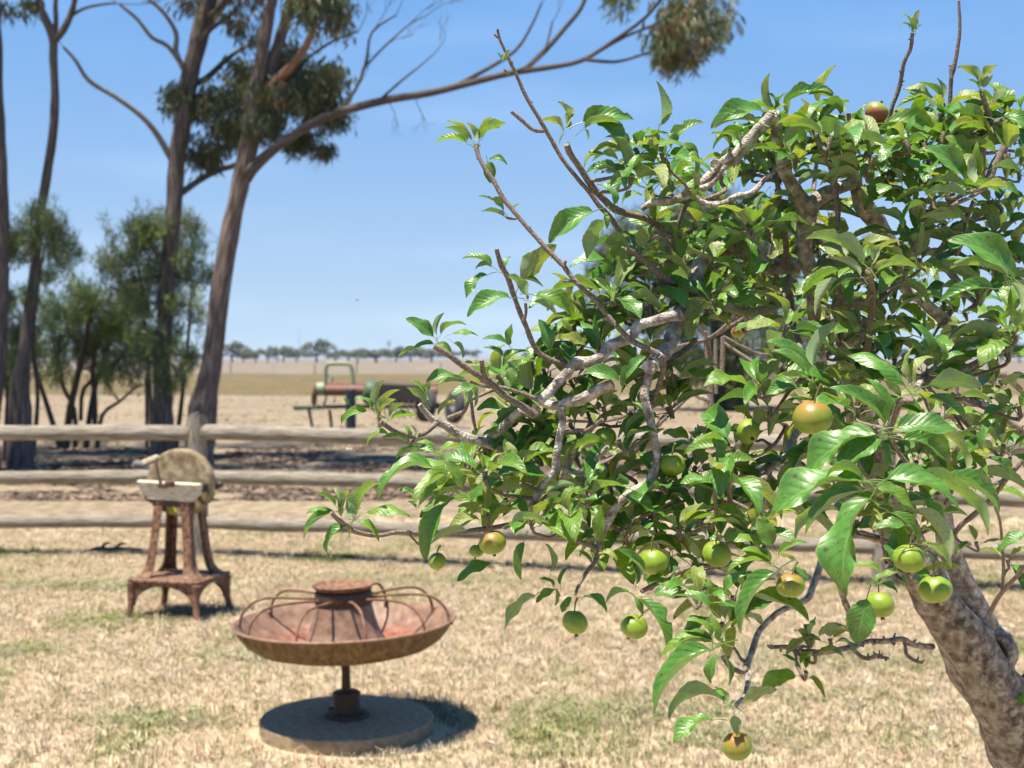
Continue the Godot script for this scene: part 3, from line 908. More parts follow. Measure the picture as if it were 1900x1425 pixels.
	for q in [[122, 830, 8, 130, 760, 7, 146, 690, 6, 158, 630, 5, 170, 570, 3], [160, 830, 6, 168, 760, 5, 184, 690, 5, 205, 630, 4, 235, 560, 3], [112, 830, 6, 90, 760, 5, 74, 710, 4, 62, 660, 3, 55, 600, 2], [140, 830, 5, 138, 760, 4, 118, 720, 4, 108, 660, 3, 112, 610, 2], [180, 830, 5, 190, 770, 4, 222, 745, 3, 250, 720, 2, 262, 715, 1.5], [176, 800, 5, 176, 740, 5, 172, 690, 5, 180, 640, 4, 200, 600, 3], [150, 780, 4, 156, 720, 4, 200, 690, 3, 240, 640, 2.5, 270, 590, 2]]:
		st = begin()
		var P := limb(st, d, q, 6, 3, 0.1, rf(-1.2, 1.2))
		for k in 5:
			var e: Vector3 = P[rng.randi_range(2, P.size() - 1)]
			twigs(st, e, (Vector3(rf(-0.8, 0.8), rf(0.1, 0.9), rf(-0.4, 0.4))).normalized(), rf(0.3, 0.6), 0.012, 2)
		shift(obj("stem", st, M.scrub_bark, t), inv)
	w = []
	c = []
	for q in [[120, 590, 0.45, 130], [170, 570, 0.5, 160], [200, 620, 0.45, 120], [80, 640, 0.35, 80], [140, 640, 0.4, 90], [230, 560, 0.4, 100], [50, 680, 0.25, 40], [260, 640, 0.4, 70], [105, 690, 0.3, 40], [205, 690, 0.3, 36]]:
		clump(w, c, at(q[0], q[1], d + rf(-0.9, 0.3)), Vector3(q[2], q[2] * 0.7, q[2]), int(q[3] * 1.25), green, fresh, 0.5)
	for q in [[180, 660, 0.5, 60], [250, 680, 0.5, 50], [230, 620, 0.4, 40]]:
		clump(w, c, at(q[0], q[1], d), Vector3(q[2], q[2] * 0.6, q[2]), int(q[3] * 1.6), Color(0.13, 0.10, 0.065), green, 0.3)
	shift(many("foliage", needle, M.gum_leaf, w, c, t), inv)
	t = thing("shrub", "tall feathery dark green shrub wrapped round the upright gum's trunk", "shrub", Vector3(at(300, 830, d - 0.5).x, 0, -d + 0.5))
	inv = -t.position
	d = 21.6
	for q in [[285, 840, 6, 278, 740, 5, 272, 640, 4, 262, 540, 3, 250, 460, 2], [325, 840, 5, 340, 720, 4, 350, 620, 3, 355, 520, 2, 345, 440, 1.5]]:
		st = begin()
		var P := limb(st, d, q, 6, 3, 0.1)
		for k in 8:
			twigs(st, P[rng.randi_range(1, 4)], (Vector3(rf(-0.8, 0.8), rf(0.1, 0.9), rf(-0.4, 0.4))).normalized(), rf(0.3, 0.5), 0.009, 2)
		shift(obj("stem", st, M.scrub_bark, t), inv)
	w = []
	c = []
	for q in [[245, 440, 0.36, 110], [290, 430, 0.34, 110], [350, 450, 0.35, 100], [230, 500, 0.36, 80], [310, 500, 0.42, 130], [360, 520, 0.3, 70], [270, 560, 0.4, 100], [340, 580, 0.34, 80], [330, 650, 0.36, 70], [290, 640, 0.4, 80], [195, 490, 0.3, 40], [300, 700, 0.3, 50], [345, 690, 0.25, 36], [260, 600, 0.35, 60]]:
		clump(w, c, at(q[0], q[1], d + rf(-0.8, 0.3)), Vector3(q[2], q[2] * 0.85, q[2]), int(q[3] * 1.1), green * 0.95, fresh, 0.25)
	shift(many("foliage", needle, M.gum_leaf, w, c, t), inv)
	d = 19.8
	t = thing("shrub", "leafy green sucker growth climbing the two gum trunks at the left edge", "shrub", Vector3(at(30, 840, d).x, 0, -d + 0.4))
	inv = -t.position
	for q in [[60, 850, 5, 70, 740, 4, 62, 640, 3, 70, 540, 3, 84, 450, 2], [8, 850, 5, 14, 740, 4, 10, 620, 3, 16, 500, 2]]:
		st = begin()
		limb(st, d, q, 6, 3, 0.1)
		shift(obj("stem", st, M.scrub_bark, t), inv)
	w = []
	c = []
	for q in [[75, 430, 0.34, 90], [110, 450, 0.28, 70], [45, 460, 0.3, 60], [85, 500, 0.25, 40], [15, 560, 0.25, 60], [40, 620, 0.28, 70], [20, 680, 0.3, 80], [55, 560, 0.2, 30], [8, 470, 0.2, 40], [130, 470, 0.2, 24]]:
		clump(w, c, at(q[0], q[1], d - 0.3 + rf(-0.2, 0.5)), Vector3(q[2], q[2] * 0.9, q[2]), int(q[3] * 1.2), green, fresh, 0.3)
	shift(many("foliage", needle, M.gum_leaf, w, c, t), inv)
	# --- conifer seen through the apple tree
	d = 42.0
	t = thing("pine_tree", "large dark pine blurred behind the apple tree", "tree", Vector3(at(1350, 760, d).x, 0, -d))
	inv = -t.position
	st = begin()
	limb(st, d, [1355, 800, 40, 1352, 700, 30, 1345, 600, 26, 1335, 500, 18, 1330, 420, 10], 10, 3, 0.15)
	for q in [[1345, 620, 12, 1270, 560, 8, 1200, 540, 5, 1140, 560, 3], [1348, 600, 12, 1420, 540, 8, 1480, 520, 4], [1340, 540, 10, 1250, 470, 6, 1160, 470, 3], [1338, 500, 9, 1400, 440, 5, 1440, 420, 3]]:
		limb(st, d, q, 6, 3, 0.1, rf(-1, 1))
	shift(obj("trunk", st, M.scrub_bark, t), inv)
	w = []
	c = []
	for q in [[1150, 490, 0.9, 150], [1135, 580, 0.7, 110], [1220, 440, 1.0, 180], [1300, 410, 1.1, 220], [1380, 430, 1.1, 220], [1440, 470, 1.0, 180], [1250, 520, 1.1, 200], [1340, 520, 1.2, 220], [1430, 560, 1.1, 180], [1200, 600, 0.9, 120], [1300, 630, 1.1, 150], [1400, 650, 1.2, 180], [1340, 700, 1.0, 120], [1480, 620, 0.8, 80], [1640, 470, 0.6, 60]]:
		clump(w, c, at(q[0], q[1], d + rf(-1.5, 1.5)), Vector3(q[2], q[2] * 0.75, q[2]), q[3], Color(0.06, 0.085, 0.045), Color(0.13, 0.16, 0.05), 0.25, 2.4)
	shift(many("crown", needle, M.gum_leaf, w, c, t), inv)

func shift(o: Node3D, by: Vector3) -> void:
	o.position += by

var pad_at := Vector3.ZERO

func make_feeder() -> void:
	pad_at = at(644, 1361, 5.75)
	pad_at.y = 0.014
	var o := thing("concrete_pad", "round grey concrete disc on the grass carrying the rusty stock feeder", "concrete base", pad_at)
	var st := begin()
	lathe(st, [Vector2(0.0, -0.02), Vector2(0.360, -0.02), Vector2(0.368, 0.0), Vector2(0.368, 0.052), Vector2(0.362, 0.060), Vector2(0.0, 0.061)], 64, Transform3D.IDENTITY, 0.012)
	obj("disc", st, M.concrete, o)
	var f := thing("stock_feeder", "rusty round iron stock feeder with bent rods arching over its shallow pan", "animal feeder", pad_at + Vector3(0, 0.061, 0))
	f.rotation.z = 0.026
	var y := -0.061
	st = begin()
	lathe(st, [Vector2(0.095, 0.0), Vector2(0.098, 0.012), Vector2(0.085, 0.018), Vector2(0.062, 0.024), Vector2(0.056, 0.034), Vector2(0.055, 0.085), Vector2(0.060, 0.09), Vector2(0.060, 0.102), Vector2(0.050, 0.108), Vector2(0.018, 0.110)], 28, Transform3D.IDENTITY, 0.02)
	for k in 4:
		box(st, Vector3(cos(k * PI / 2 + 0.5) * 0.082, 0.022, sin(k * PI / 2 + 0.5) * 0.082), Vector3(0.02, 0.014, 0.02), Basis(Vector3.UP, k * 1.1), 0.003)
	obj("flange", st, M.rust_dark, f)
	st = begin()
	tube(st, [Vector3(0, 0.10, 0), Vector3(0, 0.18, 0), Vector3(0, 0.30, 0)], [0.020, 0.018, 0.018], 14, 2, 0.05, 20.0)
	obj("pipe", st, M.rust_dark, f)
	# the pan: ochre underneath, bare rust and old red paint inside
	st = begin()
	lathe(st, [Vector2(0.02, 0.335 + y), Vector2(0.22, 0.336 + y), Vector2(0.31, 0.345 + y), Vector2(0.37, 0.362 + y), Vector2(0.415, 0.392 + y), Vector2(0.445, 0.428 + y), Vector2(0.462, 0.462 + y), Vector2(0.470, 0.466 + y)], 72, Transform3D.IDENTITY, 0.006)
	obj("pan", st, M.rust_ochre, f)
	var red := FastNoiseLite.new()
	red.seed = 3
	red.frequency = 7.0
	red.fractal_octaves = 4
	var paint := func(p: Vector3) -> Color:
		var r := Vector2(p.x, p.z).length()
		var k := clampf(1.0 - absf(r - 0.315) / 0.085, 0.0, 1.0) * clampf(0.85 + 1.3 * red.get_noise_3d(p.x, 0.0, p.z), 0.0, 1.0)
		return Color(1, 1, 1).lerp(Color(1.05, 0.36, 0.24), k)
	st = begin()
	lathe(st, [Vector2(0.470, 0.466 + y), Vector2(0.474, 0.472 + y), Vector2(0.468, 0.477 + y), Vector2(0.460, 0.472 + y), Vector2(0.440, 0.440 + y), Vector2(0.41, 0.405 + y), Vector2(0.37, 0.376 + y), Vector2(0.34, 0.357 + y), Vector2(0.32, 0.351 + y), Vector2(0.29, 0.349 + y), Vector2(0.25, 0.349 + y), Vector2(0.215, 0.354 + y), Vector2(0.185, 0.37 + y), Vector2(0.163, 0.40 + y), Vector2(0.146, 0.44 + y), Vector2(0.13, 0.49 + y), Vector2(0.116, 0.55 + y)], 72, Transform3D.IDENTITY, 0.006, paint)
	obj("pan_lining", st, M.rust_light, f)
	st = begin()
	lathe(st, [Vector2(0.10, 0.535 + y), Vector2(0.121, 0.54 + y), Vector2(0.123, 0.585 + y), Vector2(0.118, 0.598 + y), Vector2(0.10, 0.60 + y)], 40, Transform3D.IDENTITY, 0.01)
	obj("neck", st, M.rust_dark, f)
	st = begin()
	lathe(st, [Vector2(0.10, 0.60 + y), Vector2(0.118, 0.606 + y), Vector2(0.130, 0.618 + y), Vector2(0.133, 0.624 + y), Vector2(0.129, 0.627 + y), Vector2(0.118, 0.617 + y), Vector2(0.09, 0.606 + y), Vector2(0.05, 0.600 + y), Vector2(0.0, 0.598 + y)], 48, Transform3D.IDENTITY, 0.008)
	obj("top_dish", st, M.rust, f)
	for k in 10:
		var a := deg_to_rad(90 + 18 + 36 * k)
		var d := Vector3(cos(a), 0, sin(a))
		var s := Vector3(-sin(a), 0, cos(a))
		st = begin()
		tube(st, [d * 0.112 + Vector3(0, 0.566 + y, 0), d * 0.2 + Vector3(0, 0.572 + y + rf(-0.004, 0.004), 0), d * 0.30 + Vector3(0, 0.574 + y, 0) + s * rf(-0.006, 0.006), d * 0.365 + Vector3(0, 0.565 + y, 0), d * 0.41 + Vector3(0, 0.538 + y, 0), d * 0.437 + Vector3(0, 0.50 + y, 0), d * 0.447 + Vector3(0, 0.452 + y, 0)], [0.0062, 0.006, 0.006, 0.006, 0.006, 0.006, 0.006], 8, 4, 0.1, 60.0)
		box(st, d * 0.452 + Vector3(0, 0.455 + y, 0), Vector3(0.022, 0.03, 0.02), Basis(Vector3.UP, -a), 0.004)
		obj("rod", st, M.rust, f)

func make_grindstone() -> void:
	var p := (at(240, 1155, 8.16) + at(425, 1138, 8.46)) * 0.5
	var g := thing("grindstone", "old treadle grindstone with pitted round stone on a four-legged rusty iron stand", "grindstone", Vector3(p.x, 0.0, p.z), deg_to_rad(-15))
	g.scale = Vector3(1.09, 1.03, 1.09)
	# lower legs: splayed feet joined by arched aprons
	for sx in [-1.0, 1.0]:
		for sz in [-1.0, 1.0]:
			var st := begin()
			
			var pts := [Vector3(0.20 * sx, 0.235, 0.185 * sz), Vector3(0.197 * sx, 0.17, 0.182 * sz), Vector3(0.200 * sx, 0.10, 0.186 * sz), Vector3(0.212 * sx, 0.045, 0.196 * sz), Vector3(0.226 * sx, 0.015, 0.208 * sz), Vector3(0.242 * sx, -0.002, 0.222 * sz)]
			tube(st, pts, [0.026, 0.023, 0.019, 0.018, 0.020, 0.012], 8, 3, 0.06, 20.0)
			obj("foot", st, M.rust, g)
			# upper legs run in from the shelf to the trough, flaring at their foot
			st = begin()
			var q := [Vector3(0.190 * sx, 0.262, 0.160 * sz), Vector3(0.165 * sx, 0.285, 0.140 * sz), Vector3(0.145 * sx, 0.33, 0.126 * sz), Vector3(0.132 * sx, 0.42, 0.115 * sz), Vector3(0.118 * sx, 0.56, 0.102 * sz), Vector3(0.106 * sx, 0.71, 0.092 * sz)]
			var wd := [0.052, 0.040, 0.032, 0.029, 0.029, 0.030]
			var sp := smooth_path(q, wd, 3)
			for k in sp[0].size() - 1:
				var m0: Vector3 = sp[0][k]
				var m1: Vector3 = sp[0][k + 1]
				for flat in [[Vector3(sx, 0, 0), Vector3(0, 0, sz)], [Vector3(0, 0, sz), Vector3(sx, 0, 0)]]:
					# an angle section: two flanges meeting at the outer corner
					var e: Vector3 = flat[0]
					var f: Vector3 = flat[1]
					var w0: float = sp[1][k] * 1.7
					var w1: float = sp[1][k + 1] * 1.7
					var t := f * -0.008
					poly(st, [m0, m1, m1 - e * w1, m0 - e * w0], (m0 + m1) * 0.5 + t * 3.0)
					poly(st, [m0 + t, m1 + t, m1 - e * w1 + t, m0 - e * w0 + t], (m0 + m1) * 0.5 - t * 3.0)
					poly(st, [m0 - e * w0, m1 - e * w1, m1 - e * w1 + t, m0 - e * w0 + t], (m0 + m1) * 0.5)
			obj("leg", st, M.rust, g)
	for k in 4:
		var along := 0.20 if k % 2 == 0 else 0.185
		var off := 0.180 if k % 2 == 0 else 0.195
		var pl := PackedVector2Array()
		pl.append(Vector2(-along, 0.236))
		pl.append(Vector2(-along, 0.13))
		for j in 13:
			var a := PI - PI * j / 12.0
			pl.append(Vector2(cos(a) * (along - 0.022), 0.10 + sin(a) * 0.119))
		pl.append(Vector2(along, 0.13))
		pl.append(Vector2(along, 0.236))
		var st := begin()
		extrude(st, pl, 0.012, Transform3D(Basis(Vector3.UP, k * PI / 2), Basis(Vector3.UP, k * PI / 2) * Vector3(0, 0, off)))
		obj("apron", st, M.rust, g)
	var st := begin()
	box(st, Vector3(0, 0.248, 0), Vector3(0.43, 0.022, 0.40), Basis.IDENTITY, 0.006)
	obj("shelf", st, M.rust, g)
	st = begin()
	box(st, Vector3(0, 0.700, 0.085), Vector3(0.24, 0.05, 0.014), Basis.IDENTITY, 0.003)
	box(st, Vector3(0, 0.700, -0.085), Vector3(0.24, 0.05, 0.014), Basis.IDENTITY, 0.003)
	box(st, Vector3(0.10, 0.700, 0), Vector3(0.014, 0.048, 0.17), Basis.IDENTITY, 0.003)
	box(st, Vector3(-0.10, 0.700, 0), Vector3(0.014, 0.048, 0.17), Basis.IDENTITY, 0.003)
	obj("top_frame", st, M.rust_dark, g)
	# trough: two sloping planks and a curved iron end
	for s in [1.0, -1.0]:
		st = begin()
		var o2 := PackedVector2Array([Vector2(-0.195, 0.052), Vector2(-0.185, 0.0), Vector2(-0.14, -0.052), Vector2(0.135, -0.052), Vector2(0.19, -0.005), Vector2(0.195, 0.045)])
		extrude(st, o2, 0.02, Transform3D(Basis(Vector3.RIGHT, 0.12 * s) * Basis(Vector3(0, 0, 1), -0.03), Vector3(0, 0.768, 0.098 * s)))
		obj("trough_side", st, M.old_white, g)
	st = begin()
	box(st, Vector3(-0.005, 0.818, 0.105), Vector3(0.39, 0.012, 0.036), Basis(Vector3(0, 0, 1), -0.03) * Basis(Vector3.RIGHT, 0.12), 0.004)
	obj("trough_rim", st, M.old_white, g)
	for s in [-1.0, 1.0]:
		st = begin()
		var P := []
		for k in 8:
			var a := PI * k / 7.0
			P.append(Vector3(0.165 * s, 0.80 - sin(a) * 0.105, cos(a) * 0.10))
		tube(st, P, [0.012, 0.012, 0.012, 0.012, 0.012, 0.012, 0.012, 0.012], 8, 2)
		obj("trough_end", st, M.rust_dark, g)
	# the stone: a thick wheel, flat faces, rounded rims
	st = begin()
	var turn := Transform3D(Basis(Vector3.RIGHT, PI / 2), Vector3(0.012, 0.812, 0.0)).scaled_local(Vector3(1.07, 1.0, 1.07))
	lathe(st, [Vector2(0.0, -0.034), Vector2(0.05, -0.036), Vector2(0.06, -0.033), Vector2(0.12, -0.034), Vector2(0.174, -0.036), Vector2(0.186, -0.030), Vector2(0.190, -0.015), Vector2(0.190, 0.015), Vector2(0.186, 0.030), Vector2(0.174, 0.036), Vector2(0.12, 0.033), Vector2(0.06, 0.034), Vector2(0.05, 0.037), Vector2(0.0, 0.036)], 56, turn, 0.012)
	obj("stone", st, M.stone, g)
	st = begin()
	tube(st, [Vector3(0.012, 0.815, -0.20), Vector3(0.012, 0.815, 0.155)], [0.012, 0.012], 10, 1)
	box(st, Vector3(0.012, 0.815, 0.13), Vector3(0.05, 0.035, 0.03), Basis.IDENTITY, 0.005)
	box(st, Vector3(0.012, 0.815, -0.13), Vector3(0.05, 0.035, 0.03), Basis.IDENTITY, 0.005)
	obj("axle", st, M.rust_dark, g)
	st = begin()
	tube(st, [Vector3(0.19, 0.80, -0.05), Vector3(0.215, 0.80, -0.05), Vector3(0.24, 0.80, -0.05)], [0.020, 0.024, 0.014], 10, 2)
	box(st, Vector3(0.19, 0.79, 0), Vector3(0.012, 0.05, 0.2), Basis.IDENTITY, 0.003)
	obj("bearing", st, M.black_iron, g)
	# tool rest: rust rod bent up from the trough with a pale wooden pad
	st = begin()
	tube(st, [Vector3(-0.045, 0.81, 0.128), Vector3(-0.06, 0.87, 0.126), Vector3(-0.075, 0.93, 0.122), Vector3(-0.08, 0.965, 0.105)], [0.0085, 0.0075, 0.007, 0.007], 8, 3, 0.1, 40.0)
	box(st, Vector3(-0.035, 0.800, 0.126), Vector3(0.06, 0.02, 0.016), Basis.IDENTITY, 0.003)
	obj("rest_rod", st, M.rust_dark, g)
	st = begin()
	box(st, Vector3(-0.128, 0.952, 0.09), Vector3(0.10, 0.03, 0.035), Basis(Vector3(0, 0, 1), 0.38), 0.006)
	obj("tool_rest", st, M.old_white, g)
	st = begin()
	box(st, Vector3(-0.128, 0.932, 0.09), Vector3(0.09, 0.008, 0.028), Basis(Vector3(0, 0, 1), 0.38), 0.003)
	obj("rest_bracket", st, M.rust_dark, g)
	st = begin()
	tube(st, [Vector3(-0.02, 0.70, 0.02), Vector3(-0.03, 0.665, 0.03), Vector3(-0.015, 0.63, 0.035)], [0.028, 0.03, 0.022], 10, 3)
	obj("drip_can", st, M.yellow_paint, g)

func make_machine() -> void:
	var d := 30.0
	var k := d / 2500.0
	var X := func(px: float) -> float: return (px - 950.0) * k
	var Y := func(py: float) -> float: return 1.6 - (py - 665.0) * k
	var o := thing("farm_machine", "old rusted farm machine with red roller, pale green hoop and long green drawbar", "farm machine", Vector3(X.call(690), 0, -d))
	var L := func(px: float, py: float, z: float) -> Vector3: return Vector3(X.call(px) - o.position.x, Y.call(py), -z)
	var st := begin()
	tube(st, [L.call(590, 724, 0), L.call(700, 725, 0), L.call(810, 727, 0)], [0.125, 0.125, 0.125], 16, 2, 0.04, 5.0)
	obj("roller", st, M.red_paint, o)
	st = begin()
	tube(st, [L.call(590, 713, 0.18), L.call(810, 715, 0.18)], [0.05, 0.05], 8, 1)
	obj("seed_bar", st, M.red_paint, o)
	st = begin()
	tube(st, [L.call(588, 722, -0.02), L.call(602, 722, -0.02)], [0.15, 0.15], 14, 1)
	obj("hub", st, M.pale_green_paint, o)
	st = begin()
	var c: Vector3 = L.call(583, 733, 0)
	var wt := Transform3D(Basis(Vector3(0, 0, 1), PI / 2) * Basis(Vector3(1, 0, 0), 0.0), c)
	lathe(st, [Vector2(0.17, -0.03), Vector2(0.235, -0.035), Vector2(0.245, 0.0), Vector2(0.235, 0.035), Vector2(0.17, 0.03), Vector2(0.17, -0.03)], 24, wt)
	for j in 6:
		var a := TAU * j / 6
		tube(st, [c, c + Vector3(0, cos(a), sin(a)) * 0.19], [0.015, 0.012], 5, 1)
	obj("wheel", st, M.rust, o)
	st = begin()
	tube(st, [L.call(603, 722, 0), L.call(604, 690, 0), L.call(606, 679, 0), L.call(612, 675, 0), L.call(645, 675, 0), L.call(651, 679, 0), L.call(654, 692, 0), L.call(655, 722, 0)], [0.045, 0.045, 0.045, 0.045, 0.045, 0.045, 0.045, 0.045], 8, 3)
	tube(st, [L.call(605, 697, 0), L.call(654, 697, 0)], [0.015, 0.015], 5, 1)
	obj("hoop", st, M.pale_green_paint, o)
	st = begin()
	tube(st, [L.call(615, 700, 0.2), L.call(606, 726, 0.2), L.call(598, 754, 0.2)], [0.035, 0.035, 0.03], 6, 1)
	tube(st, [L.call(621, 712, 0.25), L.call(616, 750, 0.25)], [0.01, 0.01], 5, 1)
	obj("lever", st, M.galvanised, o)
	st = begin()
	tube(st, [L.call(541, 758, 0.3), L.call(600, 756, 0.3), L.call(680, 755, 0.3), L.call(820, 756, 0.3)], [0.05, 0.05, 0.05, 0.05], 6, 1)
	box(st, L.call(560, 756, 0.3), Vector3(0.5, 0.06, 0.12), Basis.IDENTITY, 0.01)
	obj("drawbar", st, M.green_paint, o)
	for q in [[569, 760, 576, 797], [608, 762, 612, 796], [700, 760, 702, 796]]:
		st = begin()
		tube(st, [L.call(q[0], q[1], 0.3), L.call(q[2], q[3], 0.3)], [0.04, 0.035], 6, 1)
		obj("leg", st, M.black_iron, o)
	st = begin()
	lathe(st, [Vector2(0, -0.12), Vector2(0.24, -0.12), Vector2(0.27, -0.08), Vector2(0.27, 0.08), Vector2(0.24, 0.12), Vector2(0.1, 0.16), Vector2(0, 0.17)], 20, Transform3D(Basis(Vector3(0, 0, 1), 1.35), L.call(688, 728, -0.05)))
	obj("gear_case", st, M.green_paint, o)
	st = begin()
	box(st, L.call(745, 728, 0.0), Vector3(1.15, 0.42, 0.5), Basis(Vector3(0, 0, 1), -0.05), 0.04)
	for j in 9:
		tube(st, [L.call(706 + j * 11, 742, -0.2), L.call(704 + j * 11, 758, -0.45), L.call(712 + j * 11, 775, -0.5)], [0.02, 0.02, 0.012], 5, 2)
	obj("tine_box", st, M.black_iron, o)
	for q in [[791, 752, 0.0], [842, 757, 0.6]]:
		st = begin()
		lathe(st, [Vector2(0.18, -0.09), Vector2(0.33, -0.10), Vector2(0.37, -0.06), Vector2(0.375, 0.06), Vector2(0.33, 0.10), Vector2(0.18, 0.09)], 28, Transform3D(Basis(Vector3(0, 0, 1), PI / 2 - 0.15) * Basis(Vector3(1, 0, 0), 0.5), L.call(q[0], q[1], q[2])))
		var tyre := obj("tyre", st, M.rubber, o)
		st = begin()
		lathe(st, [Vector2(0.0, -0.05), Vector2(0.06, -0.06), Vector2(0.18, -0.07), Vector2(0.185, 0.07), Vector2(0.06, 0.05), Vector2(0.0, 0.05)], 20, Transform3D(Basis(Vector3(0, 0, 1), PI / 2 - 0.15) * Basis(Vector3(1, 0, 0), 0.5), L.call(q[0], q[1], q[2])))
		obj("rim", st, M.galvanised, tyre)
	st = begin()
	tube(st, [L.call(690, 745, 0.25), L.call(845, 752, 0.25)], [0.03, 0.03], 6, 1)
	obj("axle", st, M.rust_dark, o)
	# plastic pipe standing in front
	var b := at(651, 797, 29.2)
	o = thing("pipe_bollard", "dark blue-black upright plastic pipe in front of the farm machine", "bollard", Vector3(b.x, 0, b.z))
	st = begin()
	lathe(st, [Vector2(0.112, -0.02), Vector2(0.112, 0.92), Vector2(0.106, 0.935), Vector2(0.098, 0.93), Vector2(0.098, 0.4), Vector2(0.0, 0.39)], 24)
	obj("pipe", st, M.blue_black_plastic, o)

func make_small_things() -> void:
	var b := at(272, 830, 24.2)
	var o := thing("star_picket", "thin dark steel picket standing left of the upright gum", "fence picket", Vector3(b.x, 0, b.z))
	var st := begin()
	for k in 3:
		box(st, Vector3(0, 0.62, 0) + Vector3(cos(k * TAU / 3), 0, sin(k * TAU / 3)) * 0.016, Vector3(0.034, 1.34, 0.006), Basis(Vector3.UP, -k * TAU / 3), 0.001)
	obj("post", st, M.black_iron, o)
	var ld := 17.6
	b = at(288, 852, ld)
	o = thing("fallen_log", "short grey split log lying in the shade behind the grindstone", "log", Vector3(b.x, 0.1, b.z))
	st = begin()
	tube(st, [Vector3(-0.26, 0.13, 0.1), Vector3(-0.08, 0.08, 0.02), Vector3(0.12, 0.03, -0.03), Vector3(0.34, 0.0, -0.1)], [0.05, 0.085, 0.10, 0.09], 10, 3, 0.35, 7.0)
	obj("wood", st, M.log_grey, o)
	st = begin()
	tube(st, [Vector3(0.08, 0.06, 0), Vector3(0.2, 0.16, 0.06), Vector3(0.34, 0.19, 0.1)], [0.045, 0.035, 0.02], 8, 3, 0.3, 9.0)
	obj("branch_stub", st, M.log_grey, o)
	# insects on the wing
	for q in [[295, 203, 3.4, "tiny dark fly in the sky left of the upright gum", false, 0.006], [663, 557, 3.4, "tiny pale fly in the sky above the horizon, left of the apple tree", false, 0.0038], [648, 834, 4.0, "tiny white moth flying in front of the middle of the fence", true, 0.0085]]:
		var f := thing("flying_insect", q[3], "insect", at(q[0], q[1], q[2]), rf(0, 1), "insects on the wing")
		var s: float = q[5]
		st = begin()
		tube(st, [Vector3(-s, 0, 0), Vector3(-s * 0.2, s * 0.1, 0), Vector3(s, 0.1 * s, 0)], [s * 0.15, s * 0.35, s * 0.22], 7, 3)
		obj("body", st, M.insect if not q[4] else M.white_sheet, f)
		for e in [-1.0, 1.0]:
			st = begin()
			var n := Vector3.UP
			var u := Vector2.ZERO
			tri(st, [Vector3(s * 0.2, s * 0.25, 0), Vector3(-s * 0.6, s * 0.55, e * s * 1.1), Vector3(-s * 1.1, s * 0.35, e * s * 0.5)], [n, n, n], [u, u, u])
			obj("wing", st, M.white_sheet if q[4] else M.insect, f)

func make_twig_on_ground() -> void:
	var b := at(185, 1028, 11.0)
	var o := thing("fallen_twig", "thin dark forked twig lying on the dry grass left of the grindstone", "twig", Vector3(b.x, 0.03, b.z))
	var st := begin()
	tube(st, [Vector3(-0.1, 0, 0.05), Vector3(-0.02, 0.02, 0.02), Vector3(0.08, 0.01, 0), Vector3(0.2, 0.02, 0.01), Vector3(0.34, 0.01, 0.0)], [0.012, 0.016, 0.018, 0.012, 0.007], 7, 3, 0.3, 20.0)
	tube(st, [Vector3(0.02, 0.02, 0.01), Vector3(0.05, 0.06, 0.03), Vector3(0.10, 0.07, 0.06)], [0.012, 0.012, 0.006], 6, 2, 0.3, 20.0)
	tube(st, [Vector3(0.12, 0.02, 0), Vector3(0.16, 0.05, -0.04), Vector3(0.2, 0.05, -0.06)], [0.011, 0.012, 0.005], 6, 2, 0.3, 20.0)
	obj("wood", st, M.scrub_bark, o)

var by_hand := false
var leaves := []      # [transform, shape, tone, size on the picture]
var shapes := []

